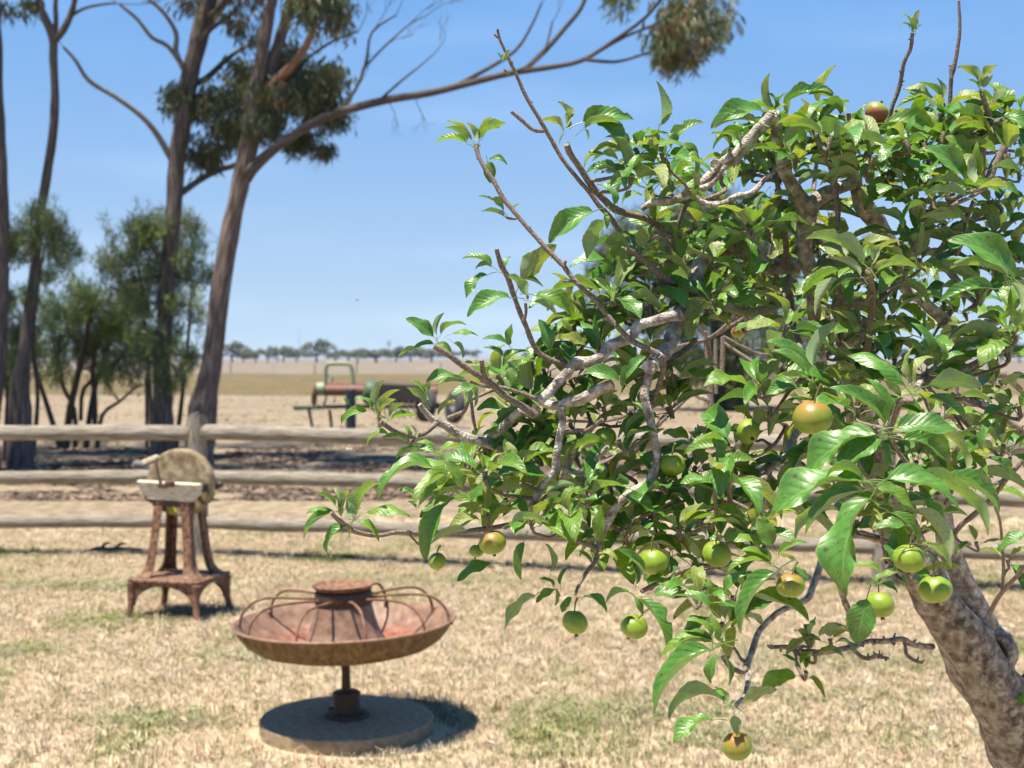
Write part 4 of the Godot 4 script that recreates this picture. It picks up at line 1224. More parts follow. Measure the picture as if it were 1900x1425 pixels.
func leaf_shape(width: float, fold: float, droop: float, wave: float, twist: float, tint: Color, down: bool) -> Array:
	var rows := 18
	var P := []
	var arc := 0.5 * droop
	var chord := 1.0 if arc < 0.02 else sin(arc) / arc
	var pos := Vector3.ZERO
	var ph := rf(0, TAU)
	var bite := rf(0.25, 0.8)
	var bites := rf(0.0, 0.6) if rng.randi() % 2 == 0 else 0.0
	var bite_side := 1.0 if rng.randi() % 2 == 0 else -1.0
	for i in rows + 1:
		var v := float(i) / rows
		var phi := arc - droop * v
		if i > 0:
			pos += Vector3(0, cos(phi), sin(phi)) / (rows * chord)
		var w := width * pow(sin(PI * pow(clampf(v, 0.001, 0.999), 0.82)), 0.78) * (1.04 - 0.16 * v)
		if i == rows:
			w = 0.002
		var row := []
		var upv := Vector3(0, -sin(phi), cos(phi))
		for j in 5:
			var u := (j - 2) * 0.5
			var f := fold * (1.0 - 0.35 * v)
			var ww := w * (1.0 + (0.06 if (i % 2 == 1 and absf(u) > 0.9) else 0.0))
			if u * bite_side > 0.0:
				ww *= 1.0 - bites * exp(-pow((v - bite) / 0.055, 2.0))
			var z := absf(u) * ww * sin(f) + wave * u * u * w * sin(v * 11.0 + ph + u * 1.4)
			row.append(pos + Vector3(u * ww * cos(f), 0, 0) + upv * z + Vector3(0, 0, 1) * u * w * twist * (v - 0.3))
		P.append(row)
	var N := []
	for i in rows + 1:
		var row := []
		for j in 5:
			var du: Vector3 = P[i][mini(j + 1, 4)] - P[i][maxi(j - 1, 0)]
			var dv: Vector3 = P[mini(i + 1, rows)][j] - P[maxi(i - 1, 0)][j]
			var nn := du.cross(dv)
			row.append(nn.normalized() if nn.length() > 1e-9 else Vector3(0, 0, 1))
		N.append(row)
	var out := []
	for side in 2:
		var st := begin()
		for i in rows:
			for j in 4:
				var p := []
				var n := []
				var uv := []
				for q in [[i, j], [i, j + 1], [i + 1, j + 1], [i + 1, j]]:
					var nn: Vector3 = N[q[0]][q[1]]
					p.append(P[q[0]][q[1]] - (nn * 0.005 if side == 1 else Vector3.ZERO))
					n.append(-nn if side == 1 else nn)
					uv.append(Vector2(q[1] / 4.0, float(q[0]) / rows))
				tri(st, [p[0], p[1], p[2]], [n[0], n[1], n[2]], [uv[0], uv[1], uv[2]], [tint, tint, tint])
				tri(st, [p[0], p[2], p[3]], [n[0], n[2], n[3]], [uv[0], uv[2], uv[3]], [tint, tint, tint])
		if side == 0:
			var a := Vector3(0, 0.03, -0.004)
			var b := Vector3(0, -0.14, -0.02 - 0.04 * droop)
			var c := Vector3(0, -0.30, -0.08 - 0.10 * droop)
			for k in 3:
				var d0 := Vector3(cos(k * TAU / 3), 0, sin(k * TAU / 3))
				var d1 := Vector3(cos((k + 1) * TAU / 3), 0, sin((k + 1) * TAU / 3))
				var u := Vector2(0.5, 0.1)
				for seg in [[a, b, 0.011, 0.013], [b, c, 0.013, 0.017]]:
					tri(st, [seg[0] + d0 * seg[2], seg[0] + d1 * seg[2], seg[1] + d1 * seg[3]], [d0, d1, d1], [u, u, u], [Color.WHITE, Color.WHITE, Color.WHITE])
					tri(st, [seg[0] + d0 * seg[2], seg[1] + d1 * seg[3], seg[1] + d0 * seg[3]], [d0, d1, d0], [u, u, u], [Color.WHITE, Color.WHITE, Color.WHITE])
		if side == 0 or down:
			st.index()
			out.append(st.commit())
	return out

func make_leaf_shapes() -> void:
	for q in [[0.255, 0.70, 0.8, 0.12, 0.2], [0.27, 0.55, 1.3, 0.17, 0.5], [0.245, 0.90, 1.1, 0.10, -0.5], [0.29, 0.35, 0.7, 0.20, 0.3], [0.26, 0.60, 2.0, 0.16, -0.6], [0.245, 1.10, 0.7, 0.08, 0.4], [0.255, -0.40, 1.5, 0.15, 0.2], [0.28, 0.50, 1.1, 0.26, 0.8], [0.25, 0.80, 1.6, 0.20, -0.7], [0.235, 1.25, 1.0, 0.10, 0.6]]:
		var g := rf(0.82, 1.15)
		shapes.append(leaf_shape(q[0], q[1], q[2], q[3], q[4], Color(g * rf(0.92, 1.1), g, g * rf(0.85, 1.1)), true))

func add_leaf(base: Vector3, tip: Vector3, normal: Vector3, shape: int, tone: int, wide := 1.0) -> void:
	if not by_hand:
		# nothing grows through or close in front of a fruit
		var mid := (base + tip) * 0.5
		for q in fruit:
			var dd: float = q[3]
			var md := -mid.z
			var mp := Vector2(mid.x / md * 2500.0 + 950.0, 712.5 - ((mid.y - 1.6) / md + PITCH) * 2500.0)
			if md < dd + 0.03 and mp.distance_to(Vector2(q[0], q[1])) < q[2] * 1.25 + 12.0:
				return
	var dir := tip - base
	var l := dir.length()
	var y := dir / l
	var n := normal - y * normal.dot(y)
	if n.length() < 0.05:
		n = Vector3.UP - y * y.y
	n = n.normalized()
	var x := y.cross(n)
	leaves.append([Transform3D(Basis(x * l * wide, y * l, n * l), base), shape, tone, l / absf(base.z)])

func lf(bx: float, by: float, tx: float, ty: float, wide: float, face: float, d: float, tone := 0, shape := -1) -> void:
	# a leaf read from the photograph: base and tip, how broad it shows, upper (+1) or lower (-1) face to the eye
	var len_px := Vector2(tx - bx, ty - by).length()
	var b := at(bx, by, d)
	var t := at(tx, ty, d + rf(-0.3, 0.3) * len_px / 2500.0 * d)
	var y := (t - b).normalized()
	var v := EYE - b
	v = (v - y * v.dot(y)).normalized()
	var u := y.cross(v)
	if u.y < 0.0 or (absf(u.y) < 0.15 and rf(0, 1) < 0.5):
		u = -u
	var c := clampf(wide / 0.62, 0.15, 0.98)
	var s := sqrt(1.0 - c * c)
	by_hand = true
	var sh := shape if shape >= 0 else rng.randi() % 10
	add_leaf(b, t, v * c * face + u * s, sh, tone, 1.1 if wide > 0.6 else 0.85)
	by_hand = false

func rosette(c: Vector3, axis: Vector3, n: int, size: float, tone := -1) -> void:
	var a := axis.normalized()
	var s := a.cross(Vector3(0.3, 0.2, 1)).normalized()
	var t := a.cross(s)
	var spin := rf(0, TAU)
	for k in n:
		var az := spin + k * 2.4 + rf(-0.3, 0.3)
		var el := lerpf(0.35, 1.75, sqrt((k + 0.5) / n)) + rf(-0.2, 0.2)
		var d := (a * cos(el) + (s * cos(az) + t * sin(az)) * sin(el)).normalized()
		var l := size * rf(0.62, 1.12) * lerpf(0.72, 1.08, (k + 0.5) / n)
		var b := c + d * l * 0.28
		var up := (a * 0.6 + Vector3(-0.1, 0.9, 0.2) + rdir() * 0.45).normalized()
		var y := (d + Vector3.DOWN * 0.18).normalized()
		var tn := tone
		if tn < 0:
			var q := rf(0, 1)
			tn = 0 if q < 0.5 else (1 if q < 0.8 else 2)
			if k < 2 and rf(0, 1) < 0.55:
				tn = 2
		add_leaf(b, b + y * l, up, rng.randi() % 10, tn)

# limbs that stand free of leaves: spurs near them sit behind
var wood := []
var clear_line := [[1440, 493, 2.1], [1398, 476, 2.06], [1341, 461, 2.0], [1303, 484, 1.97], [1286, 529, 1.94], [1267, 571, 1.92], [1250, 617, 1.87], [1224, 660, 1.84], [1203, 712, 1.84], [1205, 775, 1.84], [1219, 840, 1.84], [1174, 911, 1.84], [1130, 965, 1.84], [1112, 1010, 1.84], [1203, 598, 1.84], [1150, 636, 1.83], [1091, 672, 1.82], [1036, 709, 1.81], [1103, 728, 1.8], [1040, 752, 1.82], [1043, 800, 1.82], [1030, 870, 1.82], [1137, 597, 1.82], [1086, 540, 1.83], [1045, 493, 1.83], [920, 720, 1.78], [857, 677, 1.76], [1498, 389, 2.0], [1471, 346, 1.97], [1442, 261, 1.93], [1382, 270, 1.93], [1340, 306, 1.94], [1306, 341, 1.95], [1492, 454, 2.08], [1508, 530, 2.11], [1627, 411, 2.02], [1657, 464, 2.03], [1708, 556, 2.08], [1751, 590, 2.1], [1768, 640, 2.12], [1800, 604, 2.09], [1347, 376, 1.92], [1418, 334, 1.93], [1465, 822, 1.93], [1423, 872, 1.9], [1414, 920, 1.86], [1612, 560, 1.8], [1407, 579, 2.0], [1436, 567, 2.02], [1630, 470, 1.7], [900, 815, 1.93], [840, 797, 1.9]]
var apple_root: Node3D
var spur_st: SurfaceTool

func ros(x: float, y: float, d: float, n: int, px := 92.0, dx := 0.0, dy := -1.0, tone := -1) -> void:
	for q in clear_line:
		if Vector2(x - q[0], y - q[1]).length() < 46.0 and d < q[2] + 0.10:
			d = q[2] + 0.10
	var c := at(x, y, d)
	var axis := Vector3(dx + rf(-0.35, 0.35), -dy + rf(-0.2, 0.2), rf(-0.25, 0.65))
	var near := c
	var best := 0.30
	for q in wood:
		if (q - c).length() < best:
			best = (q - c).length()
			near = q
	if best < 0.30:
		var ax := axis.normalized()
		var mid := near.lerp(c, 0.55) - ax * best * 0.16 + rdir() * best * 0.10
		var r := 0.0022 + 0.006 * best
		tube(spur_st, [near, near.lerp(mid, 0.5) + rdir() * best * 0.04, mid, c - ax * 0.014, c + ax * 0.004], [r * 1.25, r, r * 0.95, r * 0.9, 0.0036], 6, 3, 0.4, 120.0)
		if best > 0.07:
			knobs([near, mid, c], r, 3)
	rosette(c, axis, n, px * 1.02 / 2500.0 * d)

func br(a: Array, d0: float, d1: float, m: Material, called := "branch", rough := 0.22) -> Array:
	var P := []
	var R := []
	var n := a.size() / 3
	for k in n:
		var q := lerpf(d0, d1, k / maxf(1.0, n - 1.0))
		P.append(at(a[k * 3], a[k * 3 + 1], q))
		R.append(a[k * 3 + 2] * q / 2500.0)
	var st := begin()
	var big: float = R[0]
	tube(st, P, R, 14 if big > 0.012 else 9, 4 if big > 0.004 else 3, rough, clampf(0.35 / big, 14.0, 90.0))
	obj(called, st, m, apple_root)
	wood.append_array(smooth_path(P, R, 4)[0])
	return P

func knobs(P: Array, r: float, n: int) -> void:
	# spur scars and buds along a twig
	for k in n:
		var i := rng.randi() % (P.size() - 1)
		var p: Vector3 = P[i].lerp(P[i + 1], rf(0, 1))
		var d := rdir()
		tube(spur_st, [p, p + d * r * 1.2, p + d * r * rf(1.5, 2.4) + Vector3.UP * r * 0.4], [r * 0.55, r * 0.45, r * 0.25], 6, 1, 0.3, 200.0)

func make_apple_tree() -> void:
	apple_root = thing("apple_tree", "leafy gnarled old apple tree filling the right foreground", "tree", Vector3.ZERO)
	spur_st = begin()
	make_leaf_shapes()
	var old: Material = M.old_bark
	var bark: Material = M.apple_bark
	var twig: Material = M.twig_bark
	# trunk, low fork with an old hollow, and the lichened leader
	br([1960, 2270, 78, 1945, 1950, 66, 1926, 1640, 60, 1902, 1430, 56, 1876, 1345, 54, 1832, 1262, 54, 1790, 1190, 50, 1737, 1112, 40, 1680, 1010, 36, 1630, 880, 31, 1584, 720, 25, 1563, 560, 21, 1549, 480, 17, 1530, 430, 12], 2.5, 2.14, old, "trunk", 0.3)
	br([1850, 1290, 40, 1838, 1215, 38, 1818, 1155, 28, 1790, 1085, 24, 1766, 1030, 20, 1748, 950, 17, 1752, 860, 14, 1764, 760, 12, 1769, 655, 10, 1766, 630, 10, 1761, 604, 11, 1731, 576, 11, 1708, 556, 10, 1680, 536, 11, 1660, 470, 14, 1642, 438, 17, 1626, 410, 18, 1602, 380, 17, 1586, 340, 12, 1574, 295, 11, 1560, 262, 10, 1548, 228, 7], 2.42, 1.98, bark, "limb", 0.26)
	var st := begin()
	var hollow := Transform3D(Basis(Vector3.UP, -0.35) * Basis(Vector3.RIGHT, PI / 2 - 0.25), at(1836, 1206, 2.36))
	lathe(st, [Vector2(0.0, -0.012), Vector2(0.014, -0.010), Vector2(0.020, 0.004), Vector2(0.026, 0.014), Vector2(0.034, 0.012), Vector2(0.042, 0.0), Vector2(0.048, -0.02)].map(func(q): return Vector2(q.x, q.y)), 26, hollow, 0.12)
	obj("hollow_rim", st, old, apple_root)
	st = begin()
	lathe(st, [Vector2(0.0, -0.004), Vector2(0.012, -0.004), Vector2(0.019, 0.005)], 18, hollow, 0.1)
	obj("hollow", st, M.black_iron, apple_root)
	# upper limbs
	br([1511, 590, 13, 1510, 560, 13, 1509, 525, 14, 1500, 490, 15, 1492, 454, 15, 1496, 416, 17, 1498, 389, 19, 1484, 367, 16, 1471, 346, 13, 1456, 318, 12, 1448, 289, 11, 1442, 261, 11, 1441, 233, 11, 1437, 210, 10], 2.12, 1.9, bark, "limb")
	br([1526, 700, 11, 1522, 645, 10, 1513, 596, 10, 1510, 560, 11], 2.14, 2.12, bark)
	br([1437, 212, 11, 1418, 229, 12, 1399, 250, 12, 1382, 270, 12, 1365, 291, 12, 1340, 306, 12, 1323, 324, 11, 1306, 341, 11, 1292, 356, 9], 1.9, 1.95, bark, "limb")
	br([1338, 306, 9, 1328, 304, 9.5, 1326, 304, 9], 1.93, 1.9, bark, "stub")
	br([1500, 389, 16, 1514, 372, 15, 1532, 360, 14, 1556, 350, 12, 1584, 338, 11], 2.0, 2.03, bark)
	br([1475, 493, 15, 1450, 494, 15, 1426, 492, 15, 1398, 476, 15, 1369, 463, 15, 1341, 461, 15, 1320, 469, 15, 1303, 484, 14, 1294, 503, 13.5, 1286, 529, 13.5, 1275, 550, 13, 1267, 571, 14, 1258, 594, 13.5, 1250, 617, 14, 1241, 640, 14, 1226, 660, 15, 1212, 675, 14], 2.12, 1.84, bark, "limb")
	br([1224, 656, 14, 1206, 690, 9, 1201, 712, 8, 1196, 732, 8.5, 1201, 759, 8.5, 1209, 787, 8.5, 1215, 818, 8, 1219, 856, 8, 1203, 896, 8.5, 1174, 911, 8, 1151, 931, 8, 1132, 962, 8, 1119, 988, 8, 1110, 1020, 7, 1105, 1042, 5], 1.84, 1.84, bark, "limb")
	br([1222, 660, 7, 1231, 676, 6, 1228, 696, 5.5, 1220, 722, 5, 1209, 750, 4.5], 1.83, 1.86, twig)
	br([1213, 676, 13, 1207, 679, 13.5, 1204, 681, 12.5], 1.81, 1.79, bark, "stub")
	br([1262, 584, 12, 1241, 588, 11, 1203, 598, 10, 1184, 604, 10, 1173, 621, 10, 1152, 634, 10.5, 1131, 643, 11, 1118, 660, 11, 1091, 672, 11, 1068, 673, 11, 1053, 690, 10, 1036, 709, 9.5, 1015, 732, 9, 1000, 744, 10], 1.85, 1.8, bark, "limb")
	br([1137, 712, 9.5, 1103, 728, 11, 1080, 740, 11, 1060, 745, 10.5, 1040, 752, 9, 1022, 752, 8, 1000, 746, 9, 990, 768, 9, 967, 763, 9, 945, 781, 9, 922, 803, 9.5, 900, 820, 10], 1.76, 1.9, bark, "limb")
	br([1043, 755, 8, 1043, 785, 7, 1039, 808, 7, 1032, 846, 7.5, 1030, 871, 7.5, 1013, 893, 7, 1000, 914, 7, 985, 940, 6, 968, 962, 5, 935, 980, 4], 1.8, 1.82, bark)
	# whips against the sky
	knobs(br([1150, 430, 5, 1130, 400, 5, 1111, 381, 4.6, 1090, 352, 4.4, 1072, 332, 4.2, 1042, 293, 4, 1023, 259, 4, 1009, 235, 4, 996, 213, 4, 975, 177, 3.8, 960, 143, 3.4, 947, 116, 3.2, 935, 90, 2.6, 927, 72, 2.6, 923, 54, 2.2], 1.9, 1.84, twig), 0.0022, 16)
	br([1009, 243, 4, 990, 241, 3.6, 969, 224, 4, 949, 207, 3.4], 1.85, 1.84, twig)
	br([944, 138, 2.4, 938, 132, 2.4, 935, 128, 1.6], 1.84, 1.83, twig)
	br([926, 72, 1.8, 920, 67, 1.8, 917, 63, 1.4], 1.84, 1.83, twig)
	br([1232, 428, 6, 1200, 406, 6, 1170, 398, 6.5, 1150, 392, 7, 1135, 384, 7, 1122, 372, 6.6, 1105, 354, 6.6, 1092, 336, 6.4, 1072, 306, 6, 1058, 285, 6, 1051, 268, 6.5], 1.95, 1.86, twig)
	knobs(br([1222, 656, 6, 1186, 640, 5.4, 1165, 626, 5.2, 1137, 597, 5, 1105, 558, 5, 1086, 540, 4.8, 1065, 519, 4.8, 1045, 493, 4.6, 1022, 470, 4.5, 1001, 447, 4.4, 976, 419, 4.4, 954, 393, 4.4, 933, 367, 4.8, 917, 338, 4.8, 895, 305, 4, 886, 284, 4.2, 883, 268, 4.6], 1.8, 1.84, twig), 0.0024, 16)
	br([1047, 495, 2.6, 1050, 483, 2.4], 1.82, 1.81, twig, "stub")
	br([1066, 522, 2.2, 1044, 522, 2.0], 1.81, 1.8, twig, "stub")
	br([958, 406, 2.4, 944, 405, 2.4, 938, 402, 2], 1.84, 1.83, twig, "stub")
	br([1046, 676, 5.5, 1010, 662, 5, 990, 640, 5, 977, 607, 4.8, 967, 585, 4.8, 954, 550, 5, 942, 514, 5.2, 929, 490, 5.2, 921, 462, 3.8], 1.86, 1.8, twig)
	br([972, 596, 3.4, 976, 580, 3, 975, 562, 3], 1.81, 1.8, twig)
	br([994, 770, 7, 967, 753, 7, 940, 737, 7, 920, 720, 7, 901, 706, 6.6, 884, 693, 6.4, 857, 677, 6, 835, 660, 5.6, 805, 643, 5], 1.8, 1.74, twig)
	br([902, 704, 5, 896, 690, 4.6, 894, 668, 4.4], 1.77, 1.76, twig, "stub")
	br([1000, 742, 4.5, 960, 727, 4, 929, 719, 4, 898, 716, 3.6, 872, 708, 3], 1.8, 1.78, twig)
	br([985, 860, 9, 950, 842, 9, 905, 822, 9.5, 866, 812, 9, 838, 797, 8.6, 820, 785, 8, 803, 779, 7, 790, 765, 6, 779, 750, 5], 1.9, 1.86, bark)
	br([808, 786, 6, 800, 794, 5, 785, 805, 5, 767, 809, 5, 764, 824, 3.6], 1.86, 1.82, twig)
	br([832, 776, 4.5, 844, 771, 4.2, 861, 763, 4, 868, 748, 3], 1.87, 1.85, twig)
	br([770, 812, 4.6, 745, 805, 5, 726, 796, 5, 707, 783, 4.5], 1.82, 1.78, twig)
	br([1000, 960, 6, 940, 975, 5, 870, 985, 4.6, 830, 988, 4.4, 781, 989, 4.2, 739, 987, 4, 711, 993, 4, 686, 993, 4.2, 656, 985, 4.8, 642, 975, 5, 630, 966, 5, 614, 952, 4], 1.84, 1.7, twig)
	br([760, 992, 2.4, 775, 1008, 2.2, 788, 1014, 2.2], 1.76, 1.78, twig)
	br([874, 740, 3, 878, 775, 3.4, 884, 802, 2.6], 1.85, 1.87, twig)
	# middle
	br([1098, 789, 8, 1085, 808, 7.5, 1068, 828, 7.5, 1057, 858, 7, 1048, 880, 6.5, 1040, 910, 6], 1.9, 1.92, bark)
	br([1028, 866, 5, 1050, 870, 5.4, 1079, 880, 6, 1090, 868, 5.6, 1100, 858, 5.2, 1117, 840, 4.4, 1128, 828, 3.6], 1.84, 1.8, bark)
	br([1046, 803, 3.6, 1068, 799, 4, 1090, 798, 4, 1106, 788, 4, 1118, 778, 3.4], 1.84, 1.8, twig)
	br([1112, 1020, 5, 1094, 1012, 4.4, 1069, 1003, 4, 1040, 994, 3.4, 1016, 998, 2.6], 1.84, 1.8, twig)
	br([1110, 1020, 5, 1104, 1042, 4.4, 1088, 1062, 4, 1072, 1090, 3.2, 1068, 1104, 2.6], 1.84, 1.8, twig)
	br([1300, 1048, 3, 1313, 1050, 4, 1287, 1053, 4.2, 1258, 1062, 4.6, 1220, 1082, 4.6, 1190, 1098, 4.4], 1.85, 1.8, twig)
	br([1410, 1030, 4, 1360, 1046, 4, 1313, 1050, 4.4], 1.88, 1.85, twig)
	br([1120, 965, 4, 1150, 985, 3.4, 1180, 962, 3, 1215, 950, 2.6], 1.86, 1.9, twig)
	br([1124, 862, 3.6, 1150, 876, 3.8, 1180, 894, 4], 1.98, 2.0, twig)
	br([1320, 558, 6, 1294, 546, 6.2, 1252, 528, 6.4, 1227, 511, 6.4, 1199, 488, 6, 1181, 473, 5, 1163, 461, 4.4], 1.95, 1.84, twig)
	br([1245, 492, 4.6, 1241, 470, 4.6, 1237, 436, 4], 1.92, 1.9, twig)
	br([1278, 372, 4, 1265, 398, 4.2, 1256, 425, 4.2, 1246, 455, 4], 2.02, 2.04, twig)
	br([1191, 388, 5, 1212, 375, 7, 1237, 375, 7.4, 1261, 368, 7.4, 1280, 354, 7, 1300, 350, 6, 1322, 340, 5, 1336, 322, 4.6, 1346, 308, 4], 1.93, 1.9, bark)
	knobs(br([1290, 366, 4.5, 1303, 376, 6, 1320, 380, 6, 1347, 376, 6, 1364, 365, 6, 1388, 361, 6, 1401, 353, 6, 1418, 334, 5, 1446, 310, 4.6, 1471, 293, 4.2, 1503, 283, 3.8, 1530, 278, 3.6, 1560, 270, 3], 1.88, 1.94, bark), 0.0035, 14)
	br([1300, 372, 3.6, 1330, 362, 4, 1346, 352, 4.6, 1338, 338, 3.6, 1342, 322, 3.2], 1.89, 1.92, twig)
	br([1360, 290, 6, 1340, 298, 5.4, 1352, 288, 5, 1352, 276, 4.4], 1.88, 1.88, bark, "stub")
	br([1463, 520, 11, 1451, 548, 9.5, 1436, 567, 9.5, 1407, 579, 9.5, 1369, 577, 8.6, 1352, 568, 7.6], 2.06, 1.9, M.lichen, "lichened_branch")
	br([1398, 474, 14.5, 1383, 466, 16, 1369, 462, 15.5], 2.05, 2.03, M.lichen, "lichen_patch")
	br([1538, 480, 15, 1532, 500, 20, 1542, 520, 17], 2.12, 2.1, M.lichen, "lichen_patch")
	knobs(br([1443, 338, 5, 1446, 378, 5, 1452, 412, 5, 1458, 450, 5.6, 1460, 500, 6], 2.0, 2.06, twig), 0.004, 16)
	br([1560, 440, 6, 1530, 448, 6, 1516, 448, 7], 2.12, 2.1, bark)
	# upper right twigs
	br([1555, 402, 5, 1550, 358, 6, 1547, 332, 7, 1551, 324, 7.4, 1566, 322, 6.6, 1584, 312, 6.6, 1604, 295, 6.4, 1621, 273, 6, 1630, 254, 5.4], 1.92, 1.88, twig)
	br([1549, 328, 6.4, 1540, 306, 6, 1531, 289, 6, 1520, 267, 5.6, 1511, 242, 5.4], 1.9, 1.86, twig)
	br([1604, 300, 6, 1612, 272, 5, 1611, 250, 5], 1.9, 1.88, twig)
	knobs(br([1638, 330, 4, 1644, 290, 4, 1648, 240, 4, 1653, 206, 4, 1667, 167, 4, 1673, 140, 4, 1678, 114, 4, 1690, 89, 3.6, 1693, 62, 3.8], 1.96, 1.9, twig), 0.0028, 12)
	br([1758, 300, 4.4, 1760, 237, 4.2, 1763, 182, 4, 1765, 146, 4, 1769, 131, 4, 1776, 95, 3.6, 1781, 53, 3, 1779, 2, 2.4], 2.02, 1.98, twig)
	br([1765, 146, 3, 1763, 121, 2.6], 1.98, 1.98, twig, "stub")
	br([1744, 300, 5, 1746, 261, 4.6, 1748, 224, 4.6, 1750, 190, 4.2], 1.98, 1.94, twig)
	br([1820, 330, 8, 1822, 270, 8, 1826, 246, 7.4, 1837, 222, 5.6, 1830, 199, 5, 1821, 168, 4.4], 1.92, 1.84, twig)
	br([1838, 228, 5, 1850, 226, 4.6, 1862, 220, 4], 1.86, 1.84, twig)
	br([1826, 348, 7, 1836, 330, 8, 1843, 309, 8, 1856, 288, 8, 1864, 272, 7], 1.84, 1.84, twig, "stub")
	br([1660, 470, 9, 1692, 469, 8, 1718, 465, 8, 1743, 467, 8, 1758, 446, 8, 1768, 434, 8, 1785, 420, 6, 1800, 390, 5, 1808, 372, 5], 2.08, 1.9, bark)
	br([1736, 470, 9, 1744, 492, 7.4, 1758, 500, 7, 1774, 518, 7, 1786, 540, 6.4, 1810, 560, 5], 2.06, 2.0, bark)
	br([1768, 612, 9, 1799, 604, 8.6, 1824, 600, 8.6, 1842, 600, 8, 1855, 593, 6.6], 2.1, 2.04, bark)
	br([1612, 502, 6.4, 1617, 530, 6.2, 1619, 556, 6.4, 1615, 594, 6.4, 1609, 650, 6.4, 1590, 680, 6], 1.72, 2.06, twig)
	br([1620, 545, 3.8, 1600, 562, 4, 1566, 562, 3.4], 1.8, 1.84, twig)
	br([1468, 550, 6.2, 1470, 594, 6.4, 1481, 632, 6.2, 1488, 677, 5.6, 1492, 704, 4.6], 2.02, 1.78, twig)
	br([1770, 700, 7, 1740, 690, 7, 1700, 702, 7, 1672, 690, 6.4, 1640, 678, 6], 2.1, 1.98, bark)
	br([1765, 655, 8, 1740, 680, 7, 1715, 700, 6.4, 1700, 720, 6], 2.1, 1.75, bark)
	br([1696, 745, 5.6, 1672, 745, 6.4, 1662, 765, 7, 1650, 800, 6], 1.68, 1.72, twig)
	# right edge
	knobs(br([1770, 668, 6, 1784, 677, 6.4, 1824, 695, 6.8, 1862, 697, 6.4, 1885, 715, 6, 1910, 738, 6], 2.08, 2.2, twig), 0.005, 12)
	knobs(br([1760, 735, 6, 1794, 746, 7, 1829, 753, 7.4, 1862, 778, 8, 1910, 812, 8], 2.06, 2.14, old), 0.005, 18)
	br([1910, 842, 4.6, 1870, 886, 4.6, 1847, 916, 4.6, 1817, 947, 5, 1781, 977, 5, 1760, 1010, 5], 2.2, 2.3, twig)
	br([1834, 1142, 4.6, 1855, 1104, 4.6, 1885, 1071, 4.2, 1910, 1040, 3.8], 2.25, 2.1, twig)
	br([1859, 1096, 3, 1862, 1060, 3, 1861, 1033, 3, 1856, 969, 2.6, 1846, 942, 2.2], 2.2, 2.1, twig)
	br([1888, 1270, 5, 1900, 1256, 5, 1915, 1240, 4.4], 2.4, 2.36, twig)
	# lower middle
	br([1540, 730, 9, 1516, 762, 9, 1482, 796, 9, 1466, 822, 8.6, 1463, 842, 8.8, 1443, 856, 8.4, 1423, 872, 8.6, 1414, 896, 8.4, 1414, 924, 8.4, 1407, 948, 9, 1404, 966, 8, 1410, 1000, 6.4, 1418, 1016, 5], 2.1, 1.8, bark, "limb")
	br([1464, 842, 7, 1474, 852, 6, 1484, 864, 5.6, 1491, 878, 5], 1.92, 1.9, bark)
	br([1458, 790, 3.4, 1450, 806, 3.4, 1437, 824, 3.6, 1412, 842, 3.6, 1396, 848, 3], 1.95, 1.92, twig)
	br([1400, 955, 4, 1370, 935, 3.6, 1340, 928, 3.2, 1320, 940, 2.8], 1.84, 1.86, twig)
	br([1320, 985, 3, 1310, 978, 4, 1292, 986, 3.8, 1270, 990, 3], 1.8, 1.82, twig)
	br([1311, 630, 6.6, 1316, 680, 6.6, 1318, 720, 6.4, 1319, 760, 6, 1322, 790, 5], 2.6, 2.6, twig)
	br([1316, 744, 5.6, 1298, 735, 6, 1285, 728, 5], 2.6, 2.6, bark)
	br([1328, 630, 4, 1328, 680, 4.4, 1329, 730, 4], 2.65, 2.65, twig)
	br([1342, 625, 5, 1340, 680, 5, 1338, 715, 4.6], 2.65, 2.65, twig)
	br([1236, 668, 5.6, 1262, 656, 6, 1278, 644, 5.6, 1290, 630, 5], 1.9, 1.94, twig)
	br([1650, 1010, 9, 1600, 992, 8, 1560, 1000, 7.6, 1534, 1024, 7.4, 1521, 1053, 7.2, 1510, 1082, 6.6, 1499, 1110, 6.4, 1468, 1125, 6, 1441, 1138, 5.6, 1413, 1166, 5.6, 1402, 1186, 6, 1394, 1214, 6, 1385, 1236, 7, 1388, 1255, 6, 1386, 1275, 5, 1380, 1293, 4.6, 1366, 1308, 4.4], 2.3, 1.76, bark, "limb")
	br([1386, 1240, 6, 1374, 1246, 5.4, 1356, 1237, 5.2, 1346, 1226, 4.8, 1340, 1214, 4.2], 1.77, 1.76, twig)
	br([1560, 1004, 6, 1556, 1060, 6, 1562, 1100, 6, 1575, 1135, 6], 2.2, 2.24, old)
	for q in [[1690, 1010, 9, 1660, 1045, 8, 1648, 1066, 6], [1690, 940, 8, 1668, 990, 7, 1655, 1060, 5]]:
		br(q, 2.2, 1.86, old)
	# dead spur low by the trunk
	knobs(br([1730, 1200, 6, 1716, 1199, 5.6, 1693, 1196, 5, 1676, 1186, 5.2, 1640, 1190, 5, 1610, 1190, 5, 1578, 1201, 5.4, 1528, 1210, 5.6, 1487, 1210, 6, 1460, 1201, 4.8, 1431, 1201, 3.6], 2.32, 2.1, old), 0.0055, 30)
	knobs(br([1678, 1188, 3.6, 1680, 1200, 3.6, 1682, 1214, 3.4, 1697, 1226, 3.2, 1712, 1229, 2.4], 2.28, 2.24, old), 0.0035, 8)
	knobs(br([1578, 1200, 4, 1596, 1217, 4.2, 1612, 1222, 4, 1626, 1216, 4, 1636, 1220, 3.6, 1649, 1221, 2.6], 2.18, 2.14, old), 0.004, 10)

	make_hero_leaves()
	make_other_leaves()
	obj("spurs", spur_st, twig, apple_root)
	# the largest leaves are pieces of their own, the rest one mass
	leaves.sort_custom(func(a, b): return a[3] > b[3])
